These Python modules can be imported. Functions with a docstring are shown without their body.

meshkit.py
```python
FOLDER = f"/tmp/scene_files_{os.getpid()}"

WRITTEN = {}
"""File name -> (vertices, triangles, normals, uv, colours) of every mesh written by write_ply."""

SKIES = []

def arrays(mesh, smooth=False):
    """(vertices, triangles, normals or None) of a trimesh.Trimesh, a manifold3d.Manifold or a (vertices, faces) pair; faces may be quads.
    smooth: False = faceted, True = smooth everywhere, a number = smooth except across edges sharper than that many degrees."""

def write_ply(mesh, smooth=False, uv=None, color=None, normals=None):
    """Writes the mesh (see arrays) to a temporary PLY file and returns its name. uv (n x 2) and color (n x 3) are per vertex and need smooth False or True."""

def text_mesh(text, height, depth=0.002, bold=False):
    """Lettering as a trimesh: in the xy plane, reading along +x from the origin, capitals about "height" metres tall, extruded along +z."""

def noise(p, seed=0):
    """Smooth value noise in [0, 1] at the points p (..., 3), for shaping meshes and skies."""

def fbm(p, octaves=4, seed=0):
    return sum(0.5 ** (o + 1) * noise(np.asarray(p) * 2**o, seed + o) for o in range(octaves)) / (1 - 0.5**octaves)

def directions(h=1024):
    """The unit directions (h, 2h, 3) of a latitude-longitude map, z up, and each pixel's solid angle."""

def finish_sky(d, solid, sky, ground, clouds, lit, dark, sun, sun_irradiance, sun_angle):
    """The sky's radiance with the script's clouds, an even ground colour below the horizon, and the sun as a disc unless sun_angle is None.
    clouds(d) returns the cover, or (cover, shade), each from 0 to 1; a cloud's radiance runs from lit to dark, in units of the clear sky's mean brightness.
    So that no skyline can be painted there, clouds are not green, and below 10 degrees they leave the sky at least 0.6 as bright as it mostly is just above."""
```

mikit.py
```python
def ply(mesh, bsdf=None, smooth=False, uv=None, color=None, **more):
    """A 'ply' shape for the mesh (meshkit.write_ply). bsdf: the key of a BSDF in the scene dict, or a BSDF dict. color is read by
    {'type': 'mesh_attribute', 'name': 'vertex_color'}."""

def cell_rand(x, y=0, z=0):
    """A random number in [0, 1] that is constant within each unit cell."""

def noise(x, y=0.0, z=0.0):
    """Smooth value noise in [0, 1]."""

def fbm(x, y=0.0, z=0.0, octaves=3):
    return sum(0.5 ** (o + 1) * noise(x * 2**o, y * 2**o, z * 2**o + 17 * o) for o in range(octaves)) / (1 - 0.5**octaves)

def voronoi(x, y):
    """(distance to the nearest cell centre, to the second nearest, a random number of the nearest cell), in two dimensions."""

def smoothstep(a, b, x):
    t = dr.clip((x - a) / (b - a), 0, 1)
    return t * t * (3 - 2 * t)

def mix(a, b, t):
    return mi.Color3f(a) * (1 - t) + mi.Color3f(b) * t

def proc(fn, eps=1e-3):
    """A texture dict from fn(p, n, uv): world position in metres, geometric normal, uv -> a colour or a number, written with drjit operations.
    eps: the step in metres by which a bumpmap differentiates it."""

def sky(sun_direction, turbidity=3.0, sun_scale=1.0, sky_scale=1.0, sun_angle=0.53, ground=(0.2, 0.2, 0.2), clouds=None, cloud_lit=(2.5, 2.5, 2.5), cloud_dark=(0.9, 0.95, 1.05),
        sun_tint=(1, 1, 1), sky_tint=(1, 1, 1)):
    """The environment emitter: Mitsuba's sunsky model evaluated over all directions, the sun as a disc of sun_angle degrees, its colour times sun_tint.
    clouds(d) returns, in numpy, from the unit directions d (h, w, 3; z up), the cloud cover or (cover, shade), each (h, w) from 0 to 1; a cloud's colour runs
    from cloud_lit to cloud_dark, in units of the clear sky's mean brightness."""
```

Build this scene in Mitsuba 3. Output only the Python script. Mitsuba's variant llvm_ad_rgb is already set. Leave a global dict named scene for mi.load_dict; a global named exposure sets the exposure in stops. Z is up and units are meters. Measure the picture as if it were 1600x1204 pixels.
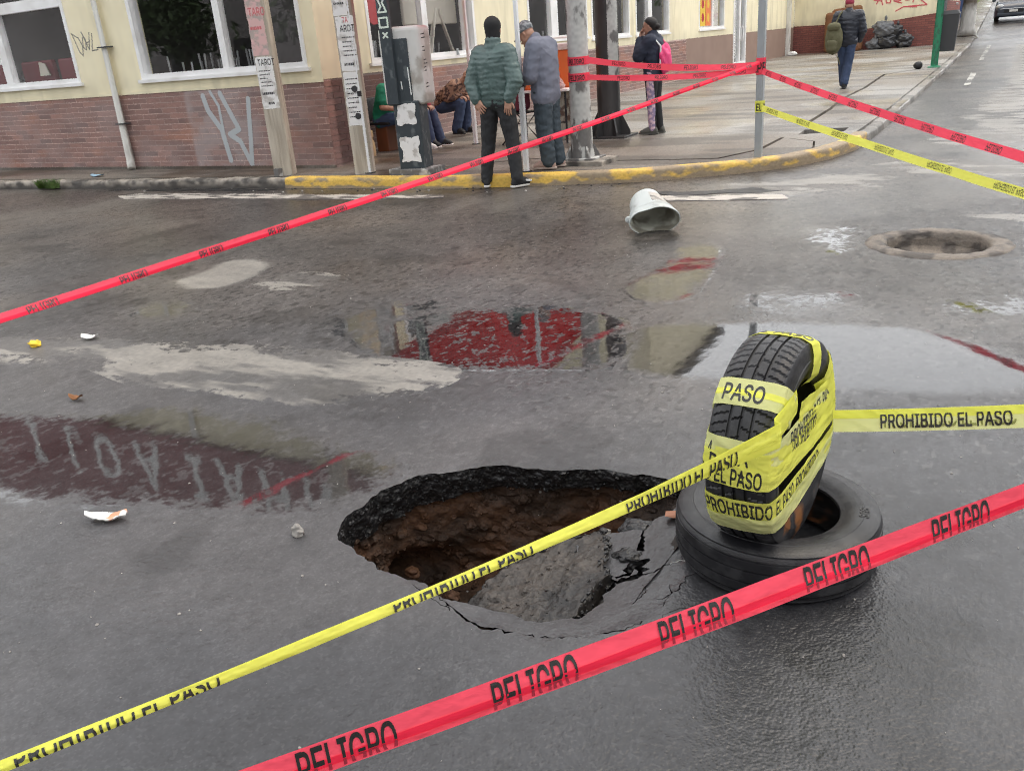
import math, numpy as np, trimesh, shapely, mitsuba as mi, drjit as dr, mikit, meshkit
import manifold3d as m3
from shapely.geometry import Polygon, LineString, Point, MultiPolygon, box as _sb
from shapely.ops import unary_union
from scipy.spatial import Delaunay, cKDTree
from mikit import noise, fbm, voronoi, smoothstep, mix

T = mi.ScalarTransform4f
RNG = np.random.default_rng(7)
scene, labels = {'type': 'scene'}, {}

# ------------------------------------------------------------------ camera, light, exposure
EYE = np.array([0.0, 0.0, 1.5])
FWD, UP = np.array([-0.46635, 0.80323, -0.37059]), np.array([-0.114667, 0.360509, 0.925681])
scene['camera'] = {'type': 'perspective', 'fov': 62.17, 'fov_axis': 'x', 'near_clip': 0.05, 'far_clip': 2000.0,
                   'to_world': T().look_at(EYE.tolist(), (EYE + FWD).tolist(), UP.tolist())}
scene['sky'] = mikit.sky((0.25, 0.35, 0.9), turbidity=4, sun_scale=0.12, sun_angle=40, ground=(0.12, 0.12, 0.12),
                         clouds=lambda d: (np.ones(d.shape[:2]), np.clip(0.36 - 0.30 * d[..., 1] + 0.30 * (meshkit.fbm(d * 2.5, 4) - .5), 0, 1)),
                         cloud_lit=(2.5, 2.53, 2.58), cloud_dark=(1.15, 1.18, 1.24))
exposure = 3.0

# ------------------------------------------------------------------ helpers
def sbx(x0, x1, y0, y1): return _sb(x0, y0, x1, y1)
def rgb(c): return {'type': 'rgb', 'value': list(map(float, c))}
def mat(key, color, rough=0.6, **kw):
    """One principled BSDF as a scene entry; color is a triple or fn(p, n, uv)."""
    kind = kw.pop('kind', 'principled')
    bump = kw.pop('bump', None); two = kw.pop('two', True)
    r = mikit.proc(rough) if callable(rough) else float(rough)
    b = {'type': kind, 'base_color': mikit.proc(color) if callable(color) else (color if isinstance(color, dict) else rgb(color)), 'roughness': r}
    for k, v in kw.items(): b[k] = v
    if bump is not None:
        fn, scale, eps = bump
        b = {'type': 'bumpmap', 'tex': mikit.proc(fn, eps), 'scale': float(scale), 'nested': b}
    scene[key] = {'type': 'twosided', 'nested': b} if two else b
    return key
VCOL = {'type': 'mesh_attribute', 'name': 'vertex_color'}
def numbered(name):
    if name not in scene and name not in labels and not any(k.startswith(name + '__') for k in scene): return name
    i = 1
    while f'{name}_{i:03d}' in scene or f'{name}_{i:03d}' in labels or any(k.startswith(f'{name}_{i:03d}__') for k in scene): i += 1
    return f'{name}_{i:03d}'
def thing(name, label, cat, group=None):
    k = numbered(name); labels[k] = {'label': label, 'category': cat}
    if group: labels[k]['group'] = group
    return k
COUNT = {}
def part(parent, name, mesh, bsdf, smooth=False, label=None, kind=None, **kw):
    """One mesh (or ready ply dict) as a child of parent; parent '' = top level."""
    k = f'{parent}__{name}' if parent else name
    n = COUNT.get(k, 0); COUNT[k] = n + 1
    if n: k = f'{k}_{n:03d}'
    scene[k] = dict(mesh) if isinstance(mesh, dict) else mikit.ply(mesh, bsdf, smooth=smooth, **kw)
    if isinstance(mesh, dict): scene[k].update(kw)
    d = {}
    if label: d['label'] = label
    if kind: d['kind'] = kind
    if d: labels[k] = d
    return k
def struct(name, mesh, bsdf, smooth=False, **kw): return part('', name, mesh, bsdf, smooth, kind='structure', **kw)
def cat(ms): return trimesh.util.concatenate([m for m in ms if m is not None])
def box(x0, x1, y0, y1, z0, z1):
    b = trimesh.creation.box((x1 - x0, y1 - y0, z1 - z0)); b.apply_translation(((x0 + x1) / 2, (y0 + y1) / 2, (z0 + z1) / 2)); return b
def rbox(x0, x1, y0, y1, z0, z1, r=0.01, seg=8):
    """Box with rounded edges: hull of eight small spheres."""
    r = min(r, (x1 - x0) * .49, (y1 - y0) * .49, (z1 - z0) * .49)
    s = m3.Manifold.sphere(r, seg)
    return tri(m3.Manifold.batch_hull([s.translate((x, y, z)) for x in (x0 + r, x1 - r) for y in (y0 + r, y1 - r) for z in (z0 + r, z1 - r)]))
def tri(M):
    m = M.to_mesh(); return trimesh.Trimesh(m.vert_properties[:, :3], m.tri_verts, process=False)
def frame(d):
    d = np.asarray(d, float); d = d / np.linalg.norm(d)
    a = np.cross(d, [0, 0, 1.0]) if abs(d[2]) < .95 else np.cross(d, [0, 1.0, 0]); a /= np.linalg.norm(a)
    return d, a, np.cross(a, d)
def tube(pts, r, n=10, cap=True):
    """Tube along a polyline, radius a number or one per point."""
    P = np.asarray(pts, float); R = np.broadcast_to(np.asarray(r, float), (len(P),)); V = []; ref = None
    for i in range(len(P)):
        d = P[min(i + 1, len(P) - 1)] - P[max(i - 1, 0)]; d, a, b = frame(d)
        if ref is not None:
            a = ref - d * (ref @ d); a /= np.linalg.norm(a); b = np.cross(d, a)
        ref = a
        t = np.arange(n) / n * 2 * np.pi
        V.append(P[i] + R[i] * (np.cos(t)[:, None] * a + np.sin(t)[:, None] * b))
    V = np.vstack(V); F = []
    for i in range(len(P) - 1):
        for j in range(n):
            a, b = i * n + j, i * n + (j + 1) % n
            F += [[a, b, b + n], [a, b + n, a + n]]
    if cap:
        V = np.vstack([V, P[0], P[-1]]); q = len(V)
        for j in range(n):
            F += [[q - 2, (j + 1) % n, j], [q - 1, (len(P) - 1) * n + j, (len(P) - 1) * n + (j + 1) % n]]
    m = trimesh.Trimesh(V, F, process=False); m.fix_normals(); return m
def grid(V, closed=False):
    """Mesh from an (a, b, 3) array of points."""
    V = np.asarray(V, float); a, b = V.shape[:2]; F = []
    i, j = np.meshgrid(np.arange(a - 1), np.arange(b if closed else b - 1), indexing='ij'); i, j = i.ravel(), j.ravel(); k = (j + 1) % b
    F = np.vstack([np.stack([i * b + j, i * b + k, (i + 1) * b + k], 1), np.stack([i * b + j, (i + 1) * b + k, (i + 1) * b + j], 1)])
    return trimesh.Trimesh(V.reshape(-1, 3), F, process=False)
def lathe(prof, n=32, c=(0, 0)):
    """Revolve (r, z) points about z."""
    t = np.arange(n) / n * 2 * np.pi; pr = np.asarray(prof, float)
    V = np.stack([pr[:, :1] * np.cos(t) + c[0], pr[:, :1] * np.sin(t) + c[1], np.repeat(pr[:, 1:], n, 1)], -1)
    return grid(V, True)
def prism(poly, z0, z1):
    ms = []
    for g in getattr(poly, 'geoms', [poly]):
        if g.area > 1e-9:
            m = trimesh.creation.extrude_polygon(g, z1 - z0, engine='earcut'); m.apply_translation((0, 0, z0)); ms.append(m)
    return cat(ms)
def onto(m, o, u, v, w):
    """Places a mesh modelled in (u, v, w) axes at origin o."""
    m = m.copy(); V = m.vertices
    m.vertices = np.asarray(o, float) + V[:, :1] * np.asarray(u, float) + V[:, 1:2] * np.asarray(v, float) + V[:, 2:] * np.asarray(w, float)
    if np.dot(np.cross(u, v), w) < 0: m.faces = m.faces[:, ::-1]
    return m
FRONT = ((1, 0, 0), (0, 0, 1), (0, -1, 0))      # a wall that faces -y: u = x, v = z
SIDE = ((0, 1, 0), (0, 0, 1), (1, 0, 0))        # a wall that faces +x: u = y, v = z
_txt = {}
def flat_text(s, h, cond=0.62, bold=True):
    """Flat lettering in the xy plane (triangles only), condensed."""
    if s not in _txt:
        m = meshkit.text_mesh(s, 1.0, 0.01, bold); keep = m.face_normals[:, 2] > .9
        _txt[s] = m.submesh([keep], append=True)
    m = _txt[s].copy(); m.vertices = m.vertices * [h * cond, h, 0]; return m
def solid_text(s, h, d, cond=0.7, bold=True):
    m = meshkit.text_mesh(s, h, d, bold); m.vertices = m.vertices * [cond, 1, 1]; return m
def strokes(lines, w, d=0.003):
    """Sprayed or brushed strokes as thin solid strips in the xy plane."""
    return prism(unary_union([LineString(l).buffer(w if np.isscalar(w) else w[i], join_style=1, cap_style=1) for i, l in enumerate(lines)]), 0, d)
def lump(r, seed=0, amp=.25, sub=3, sq=(1, 1, 1)):
    s = trimesh.creation.icosphere(subdivisions=sub); v = s.vertices
    s.vertices = v * (1 + amp * 2 * (meshkit.fbm(v * 1.6 + seed * 7.3, 3, seed) - .5))[:, None] * np.asarray(sq) * r; return s
def at(m, *p):
    m = m.copy(); m.apply_translation(p); return m
def rot(m, deg, ax, p=(0, 0, 0)):
    m = m.copy(); m.apply_transform(trimesh.transformations.rotation_matrix(math.radians(deg), ax, p)); return m
# ------------------------------------------------------------------ ground materials
def grain(p):
    return noise(p.x * 210, p.y * 210, p.z * 210) * .55 + noise(p.x * 95, p.y * 95, p.z * 95) * .45
def road_rgb(p):
    far = smoothstep(2.0, 6.5, p.y)
    big = fbm(p.x * .9 + 3, p.y * .9, 0, 4)
    c = mix((.041, .042, .047), (.060, .051, .044), far * .75 + .25 * smoothstep(.4, .7, big))
    tone = .72 + .56 * smoothstep(.28, .72, big)
    g = grain(p)
    stone = smoothstep(.66, .80, noise(p.x * 150 + 9, p.y * 150, 3)) * (.5 + .5 * noise(p.x * 40, p.y * 40, 8))
    dust = smoothstep(.56, .74, fbm(p.x * 1.3 - 4, p.y * .8 + 11, 2, 4)) * smoothstep(3.5, 9, p.y)
    c = c * tone * (.82 + .36 * g) * (.88 + .12 * smoothstep(1.5, 4, p.y)) + mi.Color3f(.015, .015, .015) * stone
    c = c * (.84 + .32 * fbm(p.x * 11, p.y * 11, 6, 2)) * (.90 + .20 * noise(p.x * 46, p.y * 46, 9))
    sp = .55 * noise(p.x * 27, p.y * 20, 4) + .45 * noise(p.x * 60, p.y * 44, 14)
    c = c * (1 + (sp - .5) * (.30 + .50 * smoothstep(1.8, 4.2, p.y)))
    c = c * (1 - .55 * smoothstep(.70, .80, noise(p.x * 38 + 5, p.y * 26, 21)) * smoothstep(2.2, 4, p.y)) + mi.Color3f(.030, .029, .027) * smoothstep(.80, .90, noise(p.x * 44, p.y * 34, 31)) * smoothstep(1.5, 3.5, p.y)
    stain = smoothstep(.60, .72, fbm(p.x * 2.6 + 8, p.y * 2.6, 5, 4))
    c = c * (1 - .38 * stain)
    return mix(c, mi.Color3f(.15, .14, .125), dust * .40)
def road_rough(p):
    wet = fbm(p.x * .7 + 20, p.y * .7 - 5, 1, 4)
    fine = noise(p.x * 24, p.y * 24, 5)
    street = smoothstep(9, 16, p.y) * smoothstep(-1.6, 0.2, p.x)
    return .42 - (.08 + .20 * smoothstep(2.6, 4.0, p.y) * smoothstep(9, 7.5, p.y)) * smoothstep(.36, .62, wet) + (.05 + .16 * smoothstep(2.0, 4.0, p.y)) * (noise(p.x * 33, p.y * 24, 15) - .5) - .10 * street
def road_h(p):
    return grain(p) + .5 * noise(p.x * 34, p.y * 34, p.z * 34)
mat('m_road', lambda p, n, uv: road_rgb(p), lambda p, n, uv: road_rough(p), specular=0.5, bump=(lambda p, n, uv: road_h(p), .0026, 2e-3))
def wetness(p, uv):
    """1 where the puddle stands over the asphalt grain; uv.x = metres to the puddle's rim, uv.y = how deep it is."""
    ragged = (fbm(p.x * 7, p.y * 7, 4, 3) - .5) * .20 + (noise(p.x * 34, p.y * 34, 2) - .5) * .15 + (noise(p.x * 80, p.y * 80, 4) - .5) * .12 + (grain(p) - .5) * .12
    isle = smoothstep(.62, .70, .6 * noise(p.x * 30, p.y * 22, 5) + .4 * noise(p.x * 75, p.y * 60, 6)) * (1 - uv.y) * .95
    return smoothstep(-.045, .05, uv.x - .08 + ragged * (1.25 - uv.y)) * dr.clip(1 - isle, 0, 1)
mat('m_silt', lambda p, n, uv: mix(road_rgb(p), mi.Color3f(.235, .222, .200) * (.62 + .5 * fbm(p.x * 5, p.y * 11, 8, 4) + .25 * noise(p.x * 60, p.y * 60, 3)), silt(p, uv) * (.74 - .66 * (1 - uv.y) * smoothstep(.42, .60, fbm(p.x * 2.2 + 5, p.y * 7, 12, 4)))), lambda p, n, uv: road_rough(p) * (1 - silt(p, uv)) + (.46 - .16 * uv.y) * silt(p, uv), specular=.5, bump=(lambda p, n, uv: road_h(p) * (1 - .75 * silt(p, uv)) + .4 * silt(p, uv), .0024, 2e-3))
def ripple(p): return fbm(p.x * 14, p.y * 9, 7, 2)
def silt(p, uv):
    """Pale sediment left on the asphalt: solid where uv.y = 1, streaked and broken where uv.y = 0."""
    r = (fbm(p.x * 3.2, p.y * 6.5, 3, 4) - .5) * .40 + (noise(p.x * 16, p.y * 34, 2) - .5) * .16 + (noise(p.x * 60, p.y * 60, 2) - .5) * .10 + (grain(p) - .5) * .06
    return smoothstep(-.04, .05, uv.x - .075 + r * (1.12 - uv.y))
mat('m_water', lambda p, n, uv: road_rgb(p) * .45, .03, specular=1.0, two=False, bump=(lambda p, n, uv: ripple(p) + .12 * grain(p), .00032, 2e-3))
mat('m_wet_road', lambda p, n, uv: road_rgb(p), lambda p, n, uv: road_rough(p), specular=0.5, two=False, bump=(lambda p, n, uv: road_h(p), .0026, 2e-3))
_w, _r = scene.pop('m_water'), scene.pop('m_wet_road')
scene['m_puddle'] = {'type': 'twosided', 'nested': {'type': 'blendbsdf', 'weight': mikit.proc(lambda p, n, uv: wetness(p, uv)), 'bsdf_0': _r, 'bsdf_1': _w}}
def walk_rgb(p):
    big = fbm(p.x * .55, p.y * .55 + 7, 0, 4)
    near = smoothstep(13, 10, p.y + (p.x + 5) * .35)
    dirt = smoothstep(.42, .66, fbm(p.x * 1.1 + 2, p.y * .5, 3, 4))
    c = mix((.185, .166, .142), (.245, .235, .218), smoothstep(.35, .65, big))
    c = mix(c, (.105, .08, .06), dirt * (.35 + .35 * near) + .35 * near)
    c = c * (1 - .40 * smoothstep(.48, .62, fbm(p.x * .5 + 6, p.y * 2.6, 5, 4)))
    return c * (.80 + .4 * noise(p.x * 60, p.y * 60, 1))
def walk_rough(p): return .55 - .38 * smoothstep(.50, .66, fbm(p.x * .8 + 9, p.y * .8, 6, 4))
mat('m_walk', lambda p, n, uv: walk_rgb(p), lambda p, n, uv: walk_rough(p), bump=(lambda p, n, uv: noise(p.x * 90, p.y * 90, p.z * 90) + 2 * fbm(p.x * 9, p.y * 9, 2, 3), .002, 3e-3))
def kerb_rgb(p, uv):
    wear = smoothstep(.46, .66, fbm(p.x * 5, p.y * 5, p.z * 9, 4) + .13 * smoothstep(-4.5, -1.5, p.x) + .25 * smoothstep(.05, .0, p.z))
    return mix((.62, .40, .075), (.26, .20, .13), wear) * (.8 + .4 * noise(p.x * 60, p.y * 60, p.z * 60))
mat('m_kerb_yellow', lambda p, n, uv: kerb_rgb(p, uv), .6, bump=(lambda p, n, uv: fbm(p.x * 25, p.y * 25, p.z * 25, 3), .006, 3e-3))
mat('m_kerb_plain', lambda p, n, uv: mix((.06, .054, .048), (.36, .32, .27), smoothstep(.3, .7, fbm(p.x * 7, p.y * 7, p.z * 7, 3)) * smoothstep(0, .11, p.z)), .7,
    bump=(lambda p, n, uv: fbm(p.x * 18, p.y * 18, p.z * 18, 3), .02, 4e-3))
mat('m_asphalt_break', lambda p, n, uv: mix((.008, .008, .009), (.034, .033, .033), smoothstep(.5, .8, noise(p.x * 120, p.y * 120, p.z * 120))), .42,
    bump=(lambda p, n, uv: fbm(p.x * 60, p.y * 60, p.z * 60, 3), .010, 2e-3))
mat('m_soil', lambda p, n, uv: mix(mix((.034, .018, .010), (.082, .036, .016), smoothstep(.35, .65, fbm(p.x * 5 + 2, p.y * 5, p.z * 7, 3))), (.018, .012, .009), smoothstep(-.9, -.55, p.x / 1.1 + .25 * fbm(p.x * 8, p.y * 8, p.z * 8, 2))) * (.6 + .8 * noise(p.x * 130, p.y * 130, p.z * 130)), .75,
    bump=(lambda p, n, uv: fbm(p.x * 40, p.y * 40, p.z * 40, 4), .014, 2e-3))
mat('m_slab', lambda p, n, uv: mix((.016, .0145, .014), (.044, .036, .030), smoothstep(.3, .7, fbm(p.x * 9, p.y * 9, p.z * 9, 3))) * (.6 + .8 * noise(p.x * 160, p.y * 160, p.z * 160)), .5,
    bump=(lambda p, n, uv: fbm(p.x * 70, p.y * 70, p.z * 70, 3), .008, 2e-3))
mat('m_stone', lambda p, n, uv: mix((.16, .15, .14), (.38, .36, .33), noise(p.x * 45, p.y * 45, p.z * 45)), .6)
mat('m_rimstone', lambda p, n, uv: mix((.150, .126, .104), (.055, .046, .040), smoothstep(.4, .65, fbm(p.x * 10, p.y * 10, p.z * 10, 4))) * (.75 + .5 * noise(p.x * 110, p.y * 110, p.z * 110)), .6,
    bump=(lambda p, n, uv: fbm(p.x * 45, p.y * 45, p.z * 45, 3), .012, 3e-3))
mat('m_stripe', lambda p, n, uv: mix((.40, .37, .33), (.10, .092, .085), smoothstep(.42, .60, fbm(p.x * 5, p.y * 12, 1, 4))) * (.7 + .6 * grain(p)), .5, bump=(lambda p, n, uv: road_h(p), .003, 2e-3))

# ------------------------------------------------------------------ road with the sinkhole
K = 1.0973
HOLE = np.array([[-1.65, 1.7], [-1.68, 1.8], [-1.69, 1.9], [-1.69, 1.99], [-1.65, 2.08], [-1.56, 2.18], [-1.44, 2.25], [-1.36, 2.29], [-1.22, 2.32], [-1.14, 2.35], [-1.06, 2.38], [-.95, 2.38], [-.85, 2.39], [-.77, 2.37], [-.72, 2.3], [-.74, 2.23], [-.76, 2.18], [-.8, 2.12], [-.9, 2.11], [-.99, 2.05], [-.96, 1.97], [-.89, 1.965], [-.83, 1.91], [-.8, 1.86], [-.81, 1.78], [-.78, 1.69], [-.81, 1.62], [-.86, 1.59], [-.97, 1.57], [-1.08, 1.56], [-1.15, 1.55], [-1.21, 1.57], [-1.29, 1.59], [-1.4, 1.6], [-1.5, 1.62], [-1.59, 1.67]]) * K
def ragged(poly, step, amp, freq, seed):
    """Resamples an outline and roughens it along its normal."""
    r = poly.exterior; n = int(r.length / step); s = np.arange(n) / n * r.length
    P = np.array([r.interpolate(x).coords[0] for x in s]); t = np.roll(P, -1, 0) - np.roll(P, 1, 0); t /= np.linalg.norm(t, axis=1)[:, None]
    q = np.stack([P[:, 0], P[:, 1], np.zeros(n)], 1)
    o = amp * 2 * (meshkit.fbm(q * freq, 4, seed) - .5)
    return P + np.stack([-t[:, 1], t[:, 0]], 1) * o[:, None]
RIM = ragged(Polygon(HOLE).buffer(.012).buffer(-.012), .008, .034, 13, 3)
hole_poly = Polygon(RIM).buffer(0)
if hole_poly.geom_type != 'Polygon': hole_poly = max(hole_poly.geoms, key=lambda g: g.area)
RIM = np.array(hole_poly.exterior.coords)[:-1]
def crack(pts, w0, w1, seed):
    """A jagged crack as a thin polygon; widths at its two ends."""
    L = LineString(np.array(pts) * K); n = max(int(L.length / .012), 4); s = np.linspace(0, L.length, n)
    P = np.array([L.interpolate(x).coords[0] for x in s]); t = np.gradient(P, axis=0); t /= np.linalg.norm(t, axis=1)[:, None]; N = np.stack([-t[:, 1], t[:, 0]], 1)
    r = np.random.default_rng(seed); P = P + N * (r.normal(0, .0045, n))[:, None]
    w = np.interp(np.arange(n), [0, n * .15, n * .6, n - 1], [w0 * .4, w0, (w0 + w1) / 2, w1]) * (.55 + .9 * r.random(n)) / 2
    return Polygon(np.vstack([P + N * w[:, None], (P - N * w[:, None])[::-1]])).buffer(0)
CRACKS = [crack([[-1.2, 1.555], [-1.14, 1.53], [-1.05, 1.49], [-1.0, 1.48], [-.93, 1.5], [-.86, 1.51], [-.8, 1.53], [-.73, 1.57], [-.68, 1.6], [-.64, 1.66]], .009, .004, 1),
          crack([[-.80, 1.87], [-.77, 1.9], [-.775, 1.96], [-.78, 2.02], [-.80, 2.09], [-.81, 2.15]], .030, .004, 2),
          crack([[-.80, 1.85], [-.75, 1.87], [-.735, 1.91], [-.755, 1.96]], .022, .040, 3),
          crack([[-.60, 1.99], [-.66, 1.95], [-.70, 1.905], [-.75, 1.87]], .003, .009, 4), crack([[-.63, 1.85], [-.615, 1.80], [-.62, 1.74]], .003, .003, 5),
          crack([[-.70, 1.86], [-.69, 1.80], [-.70, 1.74]], .002, .004, 6), crack([[-.56, 1.93], [-.60, 1.88], [-.60, 1.82], [-.64, 1.77]], .003, .004, 7), crack([[-1.28, 1.575], [-1.2, 1.53], [-1.12, 1.51]], .003, .003, 8),
          crack([[-.52, 1.78], [-.58, 1.74], [-.61, 1.67], [-.66, 1.62]], .002, .003, 9)]
MANHOLE = (np.array([-.25, 5.93]) * K, .34, .465)
mh_poly = Point(*MANHOLE[0]).buffer(MANHOLE[1], 48)
cut = unary_union([hole_poly, mh_poly] + CRACKS)
arc = LineString(np.array([[-1.4, 1.6], [-1.2, 1.555], [-1.05, 1.49], [-.86, 1.50], [-.73, 1.56], [-.62, 1.7], [-.6, 1.9], [-.66, 2.1], [-.72, 2.28]]) * K)
sunk = Polygon(np.vstack([np.array(arc.coords), np.array([[-.95, 2.2], [-1.2, 1.9]]) * K])).buffer(0)
def ramp(y): return np.maximum(0, np.asarray(y) - 43) * .045
def ground_z(P):
    P = np.atleast_2d(P); z = ramp(P[:, 1])
    near = (np.abs(P[:, 0] + 1.1) < 1.2) & (np.abs(P[:, 1] - 2.1) < 1.2)
    if near.any():
        pts = shapely.points(P[near]); ins = shapely.contains(sunk, pts)
        d = shapely.distance(arc, pts)
        s = np.clip(d / .33, 0, 1); z[near] -= np.where(ins, .010 * np.clip(d / .01, 0, 1) + .058 * s * s * (3 - 2 * s), 0)
    return z
def jgrid(x0, x1, y0, y1, s, j=.3):
    X, Y = np.meshgrid(np.arange(x0, x1, s), np.arange(y0, y1, s)); P = np.stack([X.ravel(), Y.ravel()], 1); return P + RNG.uniform(-j, j, P.shape) * s
inner, mid = sbx(-2.3, .9, .9, 3.1), sbx(-8, 4, -1, 11)
A = jgrid(-2.3, .9, .9, 3.1, .03)
B = jgrid(-8, 4, -1, 11, .16); B = B[~shapely.contains(inner, shapely.points(B))]
Cc = jgrid(-60, 60, -40, 150, 2.5); Cc = Cc[~shapely.contains(mid, shapely.points(Cc))]
far = np.array([[-400, -300], [400, -300], [400, 600], [-400, 600.]])
edge = [np.array(g.segmentize(.008).exterior.coords)[:-1] for g in CRACKS] + [RIM, np.array(mh_poly.exterior.coords)[:-1]]
core = np.vstack([A, B, Cc, far]); keep = ~shapely.dwithin(cut, shapely.points(core), .007)
P2 = np.unique(np.round(np.vstack([core[keep]] + edge), 5), axis=0)
dl = Delaunay(P2).simplices; dl = dl[~shapely.contains(cut, shapely.points(P2[dl].mean(1)))]
ar = np.cross(P2[dl[:, 1]] - P2[dl[:, 0]], P2[dl[:, 2]] - P2[dl[:, 0]]); dl[ar < 0] = dl[ar < 0][:, ::-1]
struct('road', trimesh.Trimesh(np.c_[P2, ground_z(P2)], dl, process=False), 'm_road', smooth=True)

# the pit: black broken asphalt layer all round its rim, brown soil below
hole_c = np.array([-1.22, 1.98]) * K
n = len(RIM); tang = np.roll(RIM, -1, 0) - np.roll(RIM, 1, 0); tang /= np.linalg.norm(tang, axis=1)[:, None]; outw = np.stack([tang[:, 1], -tang[:, 0]], 1)
if ((RIM - hole_c) * outw).sum() < 0: outw = -outw
zr = ground_z(RIM); rows = []
depth_e = .050 + .055 * np.clip((-1.15 - RIM[:, 0] / K) / .4, 0, 1) + .06 * meshkit.fbm(np.c_[RIM * 3, np.zeros(n)], 3, 9)
for t in np.linspace(0, 1, 9):
    z = zr - .001 - t * depth_e; q = np.c_[RIM, z]
    o = -.004 * t + .040 * (meshkit.fbm(q * 26, 4, 4) - .5) * min(1, t * 6) + (.02 * t * t)
    rows.append(np.c_[RIM + outw * o[:, None], z])
sink = 'sinkhole'; labels[sink] = {'kind': 'structure', 'label': 'jagged collapsed hole in the asphalt with brown soil inside', 'category': 'sinkhole'}
edge_rows = np.array(rows)[1:]
part(sink, 'broken_asphalt_edge', grid(np.array(rows), True), 'm_asphalt_break', True)
big = Polygon(HOLE).convex_hull.buffer(.03); r = big.exterior; N = 300
ring = np.array([r.interpolate(x * r.length / N).coords[0] for x in range(N)])
east = np.clip((ring[:, 0] / K + 1.15) / .35, 0, 1) * np.clip((ring[:, 1] / K - 1.75) / .3, 0, 1)
prof = [(1.10, .02), (1.06, .07), (1.05, .13), (1.04, .19), (1.015, .26), (.985, .33), (.94, .39), (.87, .45), (.77, .50), (.65, .54), (.52, .57), (.38, .59), (.22, .60), (.08, .605), (.0, .605)]
dens = np.interp(np.linspace(0, len(prof) - 1, 90), np.arange(len(prof)), [a for a, b in prof]), np.interp(np.linspace(0, len(prof) - 1, 90), np.arange(len(prof)), [b for a, b in prof])
rows = []
unit2 = lambda v: v / np.linalg.norm(v, axis=1)[:, None]
ridged = lambda q, o, s_: 1 - np.abs(2 * meshkit.fbm(q, o, s_) - 1)
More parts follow.
